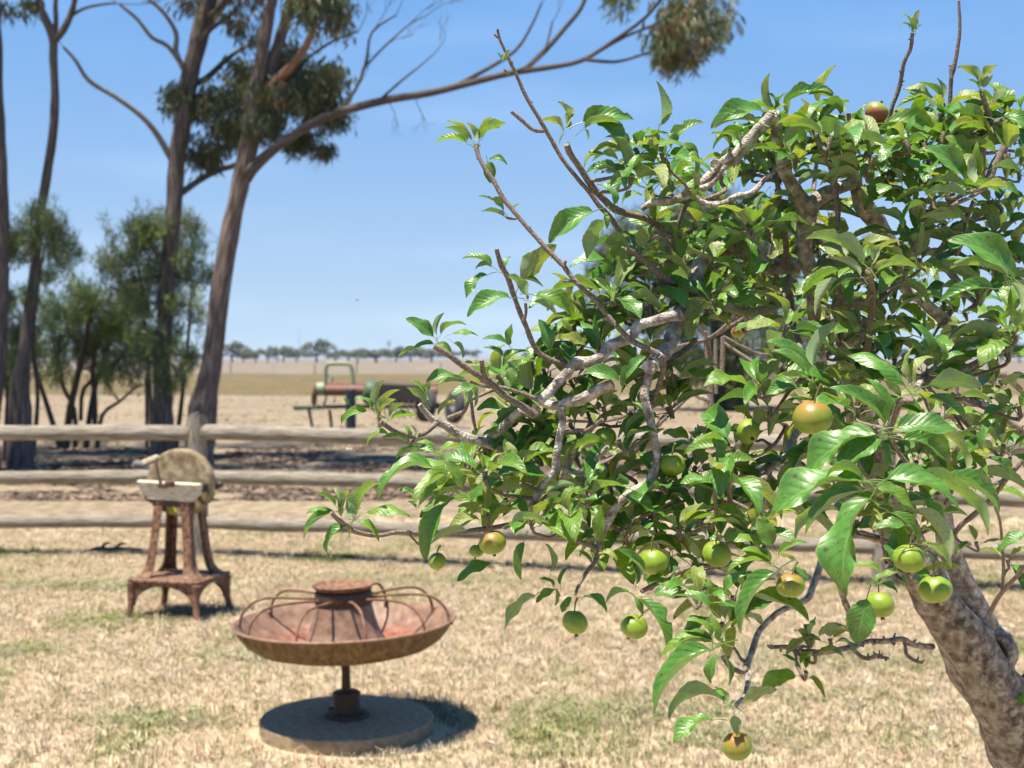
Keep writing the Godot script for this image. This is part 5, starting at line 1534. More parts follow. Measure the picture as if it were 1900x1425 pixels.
	var rest := [begin(), begin(), begin(), begin()]
	var grown := {}
	for k in leaves.size():
		var q: Array = leaves[k]
		var s: Array = shapes[q[1]]
		if k < 300:
			var key := "%d_%d" % [q[1], q[2]]
			if not grown.has(key):
				var am := ArrayMesh.new()
				am.add_surface_from_arrays(Mesh.PRIMITIVE_TRIANGLES, s[0].surface_get_arrays(0))
				am.add_surface_from_arrays(Mesh.PRIMITIVE_TRIANGLES, s[1].surface_get_arrays(0))
				am.surface_set_material(0, M["leaf%d" % q[2]])
				am.surface_set_material(1, M.leaf_down)
				grown[key] = am
			var o := MeshInstance3D.new()
			o.name = "leaf"
			o.mesh = grown[key]
			o.transform = q[0]
			apple_root.add_child(o, true)
		else:
			rest[q[2]].append_from(s[0], 0, q[0])
			rest[3].append_from(s[1], 0, q[0])
	var all := ArrayMesh.new()
	for k in 4:
		rest[k].set_material(M.leaf_down if k == 3 else M["leaf%d" % k])
		rest[k].commit(all)
	var fo := MeshInstance3D.new()
	fo.name = "foliage"
	fo.mesh = all
	fo.set_meta("kind", "stuff")
	apple_root.add_child(fo, true)
	print("leaves ", leaves.size())

func make_hero_leaves() -> void:
	# high left, against the sky
	var d := 1.84
	lf(866, 266, 806, 264, 0.30, 1, d, 1, 2)
	lf(868, 260, 824, 236, 0.28, -1, d, 1)
	lf(876, 258, 831, 222, 0.30, -1, d, 2)
	lf(880, 262, 867, 228, 0.46, -1, d, 2)
	lf(888, 258, 910, 216, 0.28, -1, d, 2)
	lf(894, 256, 939, 227, 0.34, -1, d, 1, 7)
	lf(905, 300, 910, 340, 0.85, 1, d, 1, 3)
	lf(908, 297, 941, 305, 0.36, 1, d, 0)
	lf(884, 285, 892, 268, 0.5, -1, d, 2)
	lf(933, 112, 946, 92, 0.6, -1, d, 2)
	lf(930, 112, 922, 98, 0.4, -1, d, 2)
	lf(934, 391, 888, 363, 0.30, -1, d, 0)
	lf(936, 402, 892, 392, 0.28, -1, d, 0)
	lf(952, 390, 966, 378, 0.3, -1, d, 2)
	lf(1100, 392, 1017, 450, 0.52, 1, 1.8, 0, 1)
	lf(1118, 408, 1088, 482, 0.50, -1, 1.78, 1, 3)
	lf(1122, 395, 1126, 425, 0.6, 1, 1.78, 1)
	lf(1140, 380, 1108, 342, 0.40, 1, 1.82, 0)
	lf(1146, 376, 1152, 340, 0.46, -1, 1.82, 1)
	lf(1155, 378, 1192, 362, 0.34, 1, 1.82, 1)
	lf(968, 522, 1032, 453, 0.50, -1, 1.83, 2, 3)
	lf(912, 492, 857, 479, 0.30, 1, 1.95, 0)
	lf(912, 496, 882, 500, 0.36, -1, 1.95, 0)
	lf(904, 510, 864, 552, 0.34, 1, 1.95, 0)
	lf(946, 552, 866, 586, 0.42, 1, 1.76, 0, 1)
	lf(943, 512, 979, 549, 0.46, -1, 1.76, 1)
	lf(938, 508, 948, 476, 0.44, 1, 1.82, 0)
	lf(972, 518, 1008, 532, 0.34, 1, 1.84, 0)
	lf(980, 556, 974, 540, 0.5, 1, 1.78, 1)
	lf(996, 548, 1064, 592, 0.48, 1, 1.78, 1, 4)
	lf(990, 560, 1034, 586, 0.38, -1, 1.8, 0)
	lf(1042, 592, 1062, 618, 0.5, -1, 1.8, 1)
	# head of the second whip
	lf(1044, 243, 1005, 224, 0.36, -1, d, 2)
	lf(1048, 236, 1036, 188, 0.22, -1, d, 2)
	lf(1056, 232, 1064, 200, 0.44, -1, d, 2)
	lf(1085, 238, 1151, 228, 0.36, -1, 1.82, 1, 2)
	lf(1082, 226, 1176, 220, 0.52, 1, 1.86, 0, 1)
	lf(1108, 222, 1166, 262, 0.52, 1, 1.85, 0, 3)
	lf(1046, 250, 1038, 268, 0.5, -1, d, 1)
	lf(1085, 240, 1090, 262, 0.4, -1, d, 0)
	lf(1147, 297, 1090, 290, 0.24, -1, 1.85, 1)
	lf(1143, 310, 1085, 322, 0.40, 1, 1.85, 0, 2)
	lf(1158, 316, 1133, 346, 0.5, -1, 1.85, 0)
	lf(1224, 232, 1219, 150, 0.30, -1, 1.86, 1, 5)
	lf(1236, 250, 1268, 278, 0.5, 1, 1.84, 0, 7)
	lf(1264, 268, 1286, 330, 0.34, -1, 1.84, 1, 4)
	lf(1226, 232, 1248, 208, 0.24, -1, 1.86, 2)
	lf(1255, 348, 1222, 368, 0.5, 1, 1.84, 1, 3)
	lf(1282, 318, 1283, 372, 0.34, -1, 1.83, 2)
	lf(1296, 345, 1290, 372, 0.5, 1, 1.83, 1)
	lf(1212, 300, 1160, 262, 0.46, 1, 1.88, 0)
	lf(1190, 322, 1150, 300, 0.5, 1, 1.9, 0)
	# top of the white limb
	lf(1415, 206, 1318, 236, 0.42, 1, 1.86, 0, 1)
	lf(1402, 226, 1326, 236, 0.32, -1, 1.84, 0, 2)
	lf(1373, 272, 1337, 247, 0.34, -1, 1.86, 1)
	lf(1436, 200, 1427, 135, 0.22, -1, 1.88, 2, 5)
	lf(1438, 203, 1424, 172, 0.44, 1, 1.88, 1)
	lf(1442, 200, 1458, 172, 0.4, 1, 1.88, 1)
	lf(1456, 192, 1548, 172, 0.32, 1, 1.86, 0, 2)
	lf(1520, 190, 1551, 119, 0.32, 1, 1.95, 2, 5)
	lf(1508, 232, 1486, 182, 0.34, -1, 1.84, 2)
	lf(1496, 220, 1438, 230, 0.34, -1, 1.84, 2, 6)
	lf(1510, 240, 1456, 275, 0.40, -1, 1.84, 1, 4)
	lf(1516, 238, 1520, 192, 0.34, -1, 1.84, 2)
	lf(1522, 238, 1576, 186, 0.36, 1, 1.84, 1)
	lf(1525, 246, 1580, 252, 0.4, -1, 1.84, 1, 6)
	lf(1388, 288, 1427, 272, 0.28, -1, 1.86, 2)
	lf(1398, 296, 1422, 322, 0.44, 1, 1.86, 0, 4)
	lf(1442, 250, 1418, 285, 0.5, -1, 1.95, 0)
	lf(1482, 345, 1542, 322, 0.42, -1, 1.9, 0)
	lf(1477, 315, 1512, 298, 0.40, 1, 1.9, 0)
	lf(1420, 358, 1400, 405, 0.55, -1, 1.94, 1)
	lf(1440, 385, 1430, 420, 0.5, -1, 1.94, 1)
	# upper right
	lf(1691, 56, 1674, 24, 0.3, -1, 1.9, 1)
	lf(1698, 54, 1705, 18, 0.46, -1, 1.9, 2, 3)
	lf(1694, 60, 1692, 48, 0.6, -1, 1.9, 2)
	lf(1700, 56, 1712, 46, 0.4, 1, 1.9, 1)
	lf(1688, 52, 1668, 46, 0.2, 1, 1.9, 0)
	lf(1748, 184, 1706, 152, 0.30, -1, 1.94, 1)
	lf(1750, 180, 1738, 144, 0.40, -1, 1.94, 2)
	lf(1733, 190, 1664, 198, 0.28, 1, 1.94, 1, 2)
	lf(1742, 196, 1716, 200, 0.24, -1, 1.94, 2)
	lf(1818, 160, 1776, 124, 0.40, -1, 1.84, 2)
	lf(1820, 158, 1850, 120, 0.26, -1, 1.84, 2)
	lf(1822, 160, 1842, 138, 0.6, -1, 1.84, 2, 3)
	lf(1816, 164, 1794, 148, 0.44, 1, 1.84, 1)
	lf(1645, 228, 1735, 262, 0.42, 1, 1.84, 1, 4)
	lf(1602, 262, 1552, 215, 0.38, 1, 1.88, 1)
	lf(1614, 248, 1645, 240, 0.4, -1, 1.86, 1)
	lf(1826, 216, 1748, 226, 0.36, -1, 1.84, 0, 1)
	lf(1826, 204, 1788, 190, 0.34, 1, 1.9, 0)
	lf(1812, 232, 1775, 260, 0.5, 1, 1.84, 1)
	lf(1826, 238, 1866, 256, 0.4, -1, 1.86, 1)
	lf(1862, 218, 1915, 240, 0.42, 1, 1.82, 0, 4)
	lf(1800, 300, 1752, 252, 0.4, 1, 1.84, 1)
	lf(1790, 335, 1712, 272, 0.46, 1, 1.74, 0, 1)
	lf(1808, 340, 1806, 285, 0.46, -1, 1.72, 2, 6)
	lf(1820, 322, 1812, 262, 0.5, 1, 1.74, 1)
	lf(1790, 345, 1718, 342, 0.38, -1, 1.74, 0, 2)
	lf(1792, 365, 1716, 360, 0.40, -1, 1.72, 0, 2)
	lf(1820, 350, 1874, 350, 0.28, -1, 1.72, 2)
	lf(1844, 350, 1892, 365, 0.36, 1, 1.74, 0)
	lf(1842, 312, 1895, 318, 0.36, -1, 1.78, 0)
	lf(1785, 400, 1706, 402, 0.44, -1, 1.78, 0, 6)
	lf(1690, 330, 1710, 280, 0.5, 1, 1.82, 1)
	# middle: rosettes nearest the eye
	lf(1602, 488, 1495, 440, 0.34, -1, 1.66, 1, 2)
	lf(1596, 510, 1536, 478, 0.40, -1, 1.66, 2)
	lf(1622, 486, 1672, 446, 0.30, -1, 1.66, 2)
	lf(1618, 490, 1602, 448, 0.24, -1, 1.66, 2)
	lf(1622, 496, 1652, 482, 0.5, -1, 1.64, 2, 6)
	lf(1628, 504, 1706, 498, 0.26, -1, 1.66, 1)
	lf(1592, 516, 1538, 545, 0.36, 1, 1.68, 0)
	lf(1556, 516, 1512, 585, 0.34, -1, 1.68, 2, 5)
	lf(1880, 520, 1760, 442, 0.40, 1, 1.66, 0, 1)
	lf(1870, 512, 1762, 496, 0.28, -1, 1.66, 1)
	lf(1842, 535, 1740, 562, 0.46, 1, 1.6, 0, 2)
	lf(1872, 530, 1862, 590, 0.5, 1, 1.62, 1)
	lf(1876, 525, 1896, 580, 0.26, -1, 1.6, 2, 5)
	lf(1728, 655, 1690, 598, 0.46, 1, 1.72, 0, 2)
	lf(1748, 668, 1742, 632, 0.5, 1, 1.72, 1)
	lf(1752, 670, 1792, 656, 0.44, 1, 1.72, 0)
	lf(1680, 715, 1573, 656, 0.34, 1, 1.66, 0, 6)
	lf(1692, 700, 1694, 642, 0.32, 1, 1.64, 2)
	lf(1700, 708, 1732, 662, 0.32, 1, 1.64, 2)
	lf(1690, 715, 1688, 692, 0.6, -1, 1.64, 2)
	lf(1672, 735, 1638, 704, 0.44, -1, 1.68, 1)
	lf(1722, 715, 1822, 715, 0.42, -1, 1.64, 0, 3)
	lf(1722, 738, 1792, 780, 0.42, 1, 1.66, 0, 2)
	lf(1782, 735, 1842, 748, 0.28, -1, 1.72, 1)
	lf(1500, 690, 1420, 632, 0.26, 1, 1.7, 0, 5)
	lf(1492, 690, 1434, 650, 0.26, 1, 1.68, 0, 5)
	lf(1490, 698, 1438, 697, 0.28, -1, 1.68, 2)
	lf(1510, 680, 1557, 596, 0.28, -1, 1.68, 1, 5)
	lf(1525, 695, 1550, 676, 0.36, 1, 1.7, 1)
	lf(1480, 720, 1420, 732, 0.42, 1, 1.72, 0)
	lf(1641, 788, 1538, 718, 0.42, 1, 1.62, 0, 2)
	lf(1648, 786, 1606, 700, 0.42, 1, 1.74, 0)
	lf(1625, 806, 1492, 882, 0.34, 1, 1.58, 0, 7)
	lf(1634, 815, 1545, 876, 0.48, 1, 1.58, 0, 3)
	lf(1665, 792, 1778, 798, 0.48, 1, 1.58, 0, 3)
	lf(1676, 815, 1762, 862, 0.46, 1, 1.62, 0)
	lf(1742, 808, 1794, 882, 0.36, -1, 1.62, 2, 4)
	lf(1640, 820, 1640, 878, 0.4, 1, 1.62, 0)
	lf(1824, 836, 1846, 776, 0.48, 1, 1.72, 0)
	lf(1826, 800, 1790, 802, 0.44, -1, 1.74, 2)
	lf(1832, 850, 1872, 892, 0.36, 1, 1.74, 0)
	lf(1600, 893, 1427, 956, 0.28, 1, 1.5, 0, 7)
	lf(1596, 912, 1492, 990, 0.36, 1, 1.5, 0, 2)
	lf(1612, 925, 1566, 1106, 0.36, 1, 1.46, 0, 7)
	lf(1626, 900, 1698, 946, 0.40, 1, 1.48, 1, 3)
	lf(1645, 890, 1784, 946, 0.34, 1, 1.5, 0, 1)
	lf(1690, 905, 1836, 988, 0.30, -1, 1.5, 1, 4)
	lf(1655, 952, 1706, 1008, 0.40, 1, 1.52, 0, 2)
	lf(1700, 945, 1764, 1036, 0.30, -1, 1.48, 2, 5)
	lf(1715, 925, 1758, 985, 0.42, 1, 1.52, 0)
	lf(1750, 888, 1856, 952, 0.26, 1, 1.54, 0, 2)
	lf(1600, 888, 1532, 886, 0.3, -1, 1.5, 1)
	lf(1505, 940, 1474, 1000, 0.40, -1, 1.6, 1)
	lf(1710, 1010, 1766, 1052, 0.28, -1, 1.56, 1)
	lf(1680, 975, 1622, 978, 0.42, 1, 1.56, 0)
	lf(1905, 990, 1850, 1022, 0.44, 1, 1.5, 0)
	lf(1662, 1046, 1640, 1010, 0.46, 1, 1.7, 0)
	lf(1632, 1060, 1578, 1052, 0.34, 1, 1.72, 1)
	lf(1622, 1078, 1668, 1062, 0.34, 1, 1.68, 1)
	lf(1672, 1070, 1682, 1094, 0.4, 1, 1.64, 1)
	lf(1608, 1112, 1590, 1196, 0.86, 1, 1.6, 0, 3)
	lf(1624, 1088, 1666, 1100, 0.34, 1, 1.66, 0)
	lf(1894, 1078, 1915, 1082, 0.3, 1, 1.9, 1)
	# lower middle
	lf(1434, 1010, 1404, 962, 0.62, 1, 1.68, 1, 3)
	lf(1445, 1032, 1496, 1006, 0.42, 1, 1.7, 1, 2)
	lf(1430, 1042, 1370, 1022, 0.34, 1, 1.7, 1, 2)
	lf(1430, 1048, 1348, 1062, 0.34, 1, 1.7, 1)
	lf(1438, 1062, 1372, 1176, 0.42, 1, 1.66, 0, 2)
	lf(1468, 1058, 1504, 1075, 0.42, 1, 1.74, 0)
	lf(1448, 1028, 1478, 1040, 0.4, -1, 1.68, 2, 6)
	lf(1420, 1008, 1342, 1000, 0.3, 1, 1.72, 1, 6)
	lf(1395, 1020, 1350, 968, 0.46, 1, 1.76, 0)
	lf(1318, 1205, 1211, 1322, 0.36, 1, 1.64, 0, 2)
	lf(1325, 1192, 1222, 1220, 0.30, 1, 1.66, 1, 2)
	lf(1322, 1190, 1250, 1178, 0.28, 1, 1.66, 1)
	lf(1318, 1184, 1268, 1152, 0.30, 1, 1.66, 1)
	lf(1335, 1190, 1318, 1142, 0.46, 1, 1.68, 1)
	lf(1345, 1190, 1362, 1152, 0.46, -1, 1.68, 2)
	lf(1332, 1218, 1318, 1268, 0.5, 1, 1.7, 0)
	lf(1345, 1222, 1352, 1272, 0.46, 1, 1.7, 0)
	lf(1316, 1128, 1243, 1105, 0.34, 1, 1.7, 0, 2)
	lf(1320, 1104, 1312, 1070, 0.5, 1, 1.7, 1)
	lf(1345, 1095, 1400, 1062, 0.46, 1, 1.72, 0)
	lf(1344, 1302, 1240, 1330, 0.22, -1, 1.72, 0, 4)
	lf(1322, 1335, 1248, 1378, 0.32, 1, 1.72, 0, 7)
	lf(1378, 1306, 1442, 1278, 0.40, -1, 1.72, 2, 3)
	lf(1350, 1302, 1324, 1274, 0.42, -1, 1.74, 1)
	lf(1363, 1328, 1366, 1362, 0.9, -1, 1.7, 1, 3)
	lf(1356, 1312, 1365, 1298, 0.4, -1, 1.74, 1)
	lf(1184, 1112, 1240, 1206, 0.40, 1, 1.72, 0, 2)
	lf(1178, 1108, 1194, 1144, 0.46, 1, 1.72, 0)
	lf(1168, 1100, 1124, 1118, 0.30, -1, 1.78, 1)
	lf(1180, 1084, 1172, 1040, 0.46, 1, 1.8, 0)
	lf(1214, 1100, 1276, 1108, 0.50, 1, 1.74, 0, 3)
	lf(1192, 1062, 1145, 1018, 0.42, 1, 1.74, 0)
	lf(1082, 1108, 1126, 1136, 0.36, 1, 1.8, 0)
	lf(1060, 1108, 1042, 1136, 0.6, 1, 1.8, 0)
	lf(1030, 1094, 994, 1118, 0.42, 1, 1.8, 1)
	lf(992, 1104, 936, 1166, 0.32, -1, 1.8, 0, 3)
	lf(1026, 1090, 1000, 1074, 0.4, 1, 1.8, 0)
	lf(1030, 1092, 1030, 1124, 0.5, 1, 1.82, 2)
	lf(1022, 1060, 1012, 1008, 0.3, -1, 1.82, 1)
	lf(1040, 1085, 1056, 1050, 0.36, 1, 1.82, 0)
	lf(1110, 1030, 1146, 1042, 0.3, 1, 1.78, 2, 4)
	lf(1098, 1046, 1070, 1022, 0.5, 1, 1.78, 1)
	lf(972, 1006, 966, 1076, 0.56, 1, 1.74, 0, 2)
	lf(912, 1046, 848, 1078, 0.36, 1, 1.82, 0)
	lf(866, 986, 797, 1010, 0.34, -1, 1.76, 2, 0)
	lf(824, 938, 788, 1040, 0.50, 1, 1.76, 0, 0)
	lf(845, 925, 778, 960, 0.36, 1, 1.78, 1)
	# left tips
	d = 1.72
	lf(620, 950, 563, 998, 0.34, 1, d, 0, 2)
	lf(612, 944, 567, 952, 0.26, 1, d, 1, 6)
	lf(622, 938, 588, 914, 0.46, 1, d, 1)
	lf(628, 942, 616, 902, 0.5, 1, d, 0)
	lf(634, 946, 648, 908, 0.42, -1, d, 2)
	lf(640, 976, 609, 1032, 0.40, 1, d, 0, 4)
	lf(655, 962, 706, 896, 0.48, -1, d, 1, 4)
	lf(680, 950, 763, 956, 0.36, 1, d, 1, 6)
	lf(664, 968, 704, 1006, 0.42, 1, d, 1, 1)
	lf(660, 960, 672, 942, 0.4, -1, d, 2)
	lf(632, 958, 640, 920, 0.4, -1, d, 2)
	lf(802, 868, 701, 926, 0.30, 1, 1.76, 0, 4)
	lf(826, 858, 862, 910, 0.50, 1, 1.72, 1, 3)
	lf(852, 900, 774, 942, 0.40, 1, 1.76, 1, 2)
	lf(854, 918, 798, 934, 0.30, -1, 1.76, 1)
	lf(768, 916, 740, 910, 0.5, 1, 1.8, 0)
	lf(772, 944, 757, 930, 0.5, -1, 1.8, 1)
	lf(756, 822, 708, 812, 0.28, 1, 1.78, 1)
	lf(720, 806, 680, 826, 0.30, 1, 1.78, 1, 4)
	lf(772, 820, 810, 826, 0.30, 1, 1.78, 1)
	lf(774, 834, 826, 852, 0.42, 1, 1.78, 0, 7)
	lf(782, 836, 734, 852, 0.28, 1, 1.78, 0)
	lf(764, 812, 748, 786, 0.40, 1, 1.78, 1)
	lf(772, 812, 762, 788, 0.40, -1, 1.78, 2)
	lf(680, 762, 632, 788, 0.50, 1, 1.76, 1, 4)
	lf(690, 758, 656, 740, 0.36, 1, 1.76, 0)
	lf(648, 750, 637, 738, 0.6, 1, 1.77, 0)
	lf(700, 768, 712, 704, 0.28, -1, 1.76, 2, 5)
	lf(704, 762, 742, 722, 0.34, -1, 1.76, 2)
	lf(706, 768, 735, 740, 0.30, -1, 1.76, 2)
	lf(722, 774, 750, 748, 0.36, -1, 1.76, 1)
	lf(726, 778, 776, 772, 0.36, 1, 1.76, 1)
	lf(716, 778, 702, 772, 0.5, -1, 1.75, 2)
	lf(790, 748, 754, 718, 0.42, -1, 1.8, 1)
	lf(796, 742, 798, 706, 0.40, -1, 1.8, 1)
	lf(786, 730, 758, 706, 0.30, 1, 1.8, 1)
	lf(844, 700, 790, 708, 0.46, 1, 1.72, 0, 1)
	lf(880, 716, 836, 734, 0.46, 1, 1.72, 0, 3)
	lf(866, 712, 812, 714, 0.24, -1, 1.74, 1)
	lf(872, 716, 880, 756, 0.46, -1, 1.72, 1)
	lf(866, 716, 868, 752, 0.46, -1, 1.72, 0)
	lf(846, 744, 812, 770, 0.34, 1, 1.74, 2)
	lf(804, 624, 753, 590, 0.50, 1, 1.72, 0, 3)
	lf(810, 620, 824, 580, 0.34, -1, 1.72, 1, 5)
	lf(818, 620, 866, 602, 0.26, -1, 1.72, 1)
	lf(804, 638, 765, 648, 0.52, 1, 1.72, 0, 2)
	lf(775, 648, 738, 662, 0.30, -1, 1.74, 1)
	lf(808, 640, 838, 655, 0.50, 1, 1.7, 1)
	lf(840, 618, 888, 622, 0.30, 1, 1.76, 1)
	lf(842, 636, 858, 668, 0.46, -1, 1.76, 1)
	lf(890, 672, 862, 672, 0.5, 1, 1.74, 2, 6)
	lf(945, 640, 950, 600, 0.50, 1, 1.74, 1, 3)
	lf(940, 638, 896, 628, 0.36, 1, 1.74, 0)
	lf(932, 662, 896, 644, 0.36, 1, 1.74, 0, 2)
	lf(945, 682, 952, 716, 0.95, 1, 1.7, 1, 3)
	lf(960, 680, 995, 670, 0.34, 1, 1.72, 0)
	lf(1020, 650, 1000, 592, 0.50, 1, 1.78, 0, 3)
	lf(1028, 632, 1088, 640, 0.30, -1, 1.8, 2, 7)
	lf(1148, 706, 1082, 690, 0.52, 1, 1.76, 0, 1)
	lf(1155, 718, 1198, 660, 0.52, 1, 1.74, 0, 2)
	lf(1040, 925, 1068, 902, 0.5, 1, 1.72, 1)
	lf(1015, 915, 1066, 898, 0.46, -1, 1.74, 1)
	lf(950, 970, 1020, 972, 0.30, -1, 1.72, 1, 2)
	lf(1022, 990, 1086, 984, 0.34, 1, 1.76, 1, 7)
	lf(1118, 1005, 1115, 940, 0.50, 1, 1.76, 1, 3)
	lf(1164, 905, 1148, 878, 0.55, 1, 1.8, 0, 3)
	lf(1162, 920, 1218, 950, 0.46, 1, 1.8, 0)

func make_other_leaves() -> void:
	# spurs and shoot tips, set along the branches
	for q in [[1230, 290], [1205, 345], [1170, 330], [1245, 340], [1180, 280], [1365, 300], [1330, 350], [1395, 262], [1460, 225], [1545, 240], [1575, 215], [1640, 262], [1662, 300], [1700, 240], [1745, 215], [1752, 250], [1836, 215], [1882, 215], [1895, 262], [1790, 262], [1722, 300], [1690, 345], [1655, 320], [1605, 320], [1560, 290], [1502, 260], [1480, 300]]:
		ros(q[0], q[1], rf(1.84, 2.0), 7 + rng.randi() % 2, rf(78, 98))
	for q in [[1620, 345], [1540, 400], [1455, 400], [1425, 430], [1300, 450], [1350, 440], [1395, 430], [1270, 480], [1205, 425], [1185, 470], [1160, 505], [1140, 548], [1215, 530], [1345, 510], [1385, 530], [1435, 520], [1700, 430], [1752, 415], [1850, 445], [1880, 400], [1885, 470], [1815, 545], [1705, 485], [1560, 455], [1660, 565], [1722, 625], [1640, 625], [1560, 610], [1480, 440], [1325, 560], [1300, 590], [1160, 585], [1210, 570], [1380, 600], [1420, 570], [1460, 610], [1540, 650]]:
		ros(q[0], q[1], rf(1.82, 2.08), 7 + rng.randi() % 2, rf(80, 102))
	for q in [[1060, 565], [1095, 600], [1110, 640], [1060, 640], [1010, 690], [1060, 710], [985, 740], [955, 770], [925, 700], [1010, 790], [1060, 790], [965, 830], [920, 850], [880, 830], [900, 880], [950, 880], [1000, 850], [1070, 850], [1010, 940], [940, 930], [890, 930], [860, 880], [905, 960], [985, 970], [1050, 960], [1085, 920], [1130, 900], [1170, 770], [1120, 760], [1150, 820], [1180, 690], [1250, 700], [1240, 760], [1290, 820], [1180, 860], [1235, 900], [1270, 910], [1180, 960], [1220, 970], [1160, 1000], [1100, 1000]]:
		ros(q[0], q[1], rf(1.76, 2.0), 7 + rng.randi() % 2, rf(74, 98), -0.3)
	for q in [[1290, 870], [1330, 880], [1345, 930], [1300, 960], [1260, 985], [1380, 880], [1360, 830], [1400, 800], [1430, 760], [1410, 720], [1450, 690], [1380, 960], [1440, 930], [1330, 1000], [1290, 1040], [1400, 990], [1240, 1030], [1460, 860], [1520, 850], [1560, 810], [1590, 760], [1560, 720], [1600, 690], [1660, 670], [1720, 690], [1790, 640], [1840, 640], [1880, 620], [1850, 720], [1890, 760], [1800, 800], [1860, 830], [1760, 830], [1700, 860], [1740, 770], [1580, 860], [1640, 950], [1700, 980], [1740, 900], [1780, 880], [1590, 970], [1690, 1060], [1360, 1110], [1300, 1110], [1250, 1080], [1340, 1160]]:
		ros(q[0], q[1], rf(1.74, 2.02), 7 + rng.randi() % 2, rf(78, 102))
	for q in [[1500, 1185, 2.1], [1512, 1215, 2.1], [1540, 1190, 2.1], [1495, 1250, 2.1]]:
		ros(q[0], q[1], q[2], 4, 60)
	ros(1880, 1300, 2.36, 4, 55)
	ros(1870, 1040, 2.2, 3, 60)
	ros(1812, 1010, 2.3, 3, 60)
	for q in [[1590, 265], [1620, 295], [1680, 265], [1715, 270], [1735, 305], [1770, 285], [1800, 235], [1850, 250], [1870, 290], [1890, 320], [1850, 380], [1760, 350], [1730, 375], [1700, 385], [1780, 455], [1820, 480], [1850, 505], [1715, 520], [1680, 505], [1640, 520], [1580, 490], [1560, 520], [1750, 560], [1790, 580], [1870, 660], [1830, 640], [1650, 590], [1600, 620], [1550, 560], [1520, 470], [1450, 470], [1410, 520], [1380, 400], [1260, 440], [1470, 250], [1540, 260], [1415, 245], [1450, 330], [1400, 320]]:
		ros(q[0], q[1], rf(1.78, 2.0), 6 + rng.randi() % 2, rf(70, 88), rf(-0.4, 0.4), -1.0)
	# deeper layers of the crown behind, leaving the gaps the photograph shows
	var crown := PackedVector2Array([Vector2(1010, 640), Vector2(1090, 560), Vector2(1150, 440), Vector2(1220, 400), Vector2(1300, 420), Vector2(1420, 300), Vector2(1540, 240), Vector2(1700, 260), Vector2(1920, 230), Vector2(1960, 900), Vector2(1800, 930), Vector2(1700, 1010), Vector2(1590, 960), Vector2(1450, 930), Vector2(1330, 1010), Vector2(1200, 1000), Vector2(1080, 980), Vector2(920, 960), Vector2(860, 880), Vector2(930, 800), Vector2(1000, 760)])
	var gaps := [[1640, 400, 48], [1290, 725, 62], [1345, 650, 55], [1155, 870, 42], [1330, 395, 50], [1300, 770, 40], [1430, 850, 30], [1080, 700, 28], [1240, 850, 24], [1120, 480, 60], [1480, 900, 30], [1400, 770, 24]]
	var put := 0
	while put < 34:
		var p := Vector2(rf(860, 1950), rf(230, 1010))
		if not Geometry2D.is_point_in_polygon(p, crown):
			continue
		var open := false
		for g in gaps:
			if p.distance_to(Vector2(g[0], g[1])) < g[2] + 30.0:
				open = true
		if open:
			continue
		put += 1
		ros(p.x, p.y, rf(2.1, 2.75), 5 + rng.randi() % 3, rf(70, 88))

var apple_meshes := []

func apple_mesh(kind: int) -> Mesh:
	var n := FastNoiseLite.new()
	n.seed = 40 + kind
	n.frequency = 1.3
	var prof := []
	for k in 23:
		var t := PI * k / 22.0
		var r := sin(t) * (1.0 + 0.06 * cos(t))
		var h := -cos(t) * 0.93
		if t > PI * 0.8:
			h -= 0.30 * pow((t - PI * 0.8) / (PI * 0.2), 2.0)
		if t < PI * 0.14:
			h += 0.12 * pow((PI * 0.14 - t) / (PI * 0.14), 2.0)
		prof.append(Vector2(maxf(r, 0.0), h))
	var shade := func(p: Vector3) -> Color:
		var k := n.get_noise_3dv(p)
		var c := Color(0.20, 0.34, 0.022).lerp(Color(0.33, 0.43, 0.05), clampf(0.5 + k, 0, 1))
		if p.y > 0.66 and n.get_noise_3dv(p * 6.0) > 0.02:
			c = c.lerp(Color(0.30, 0.21, 0.09), 0.45)
		if n.get_noise_3dv(p * 4.0 + Vector3(9, 0, 0)) > 0.46:
			c = c.lerp(Color(0.22, 0.17, 0.07), 0.6)
		if kind == 1 or kind == 2:
			var m := clampf((p.y * 0.8 + p.x * -0.25 + p.z * 0.25 + k * 0.5 + (0.0 if kind == 1 else 0.35)) * 1.3, 0.0, 1.0)
			c = c.lerp(Color(0.44, 0.20, 0.07) if kind == 1 else Color(0.55, 0.13, 0.10), m * (0.85 if kind == 1 else 1.0))
		return c
	var st := begin()
	lathe(st, prof, 36, Transform3D(Basis(Vector3(1.05 - 0.03 * kind, 0.04 * (kind - 1.5), 0), Vector3(0.07 * sin(kind * 2.1), 1.0, 0.05 * cos(kind * 1.7)), Vector3(0, 0.03 * cos(kind * 3.0), 0.95 + 0.02 * kind))), 0.0, shade)
	st.index()
	return st.commit()

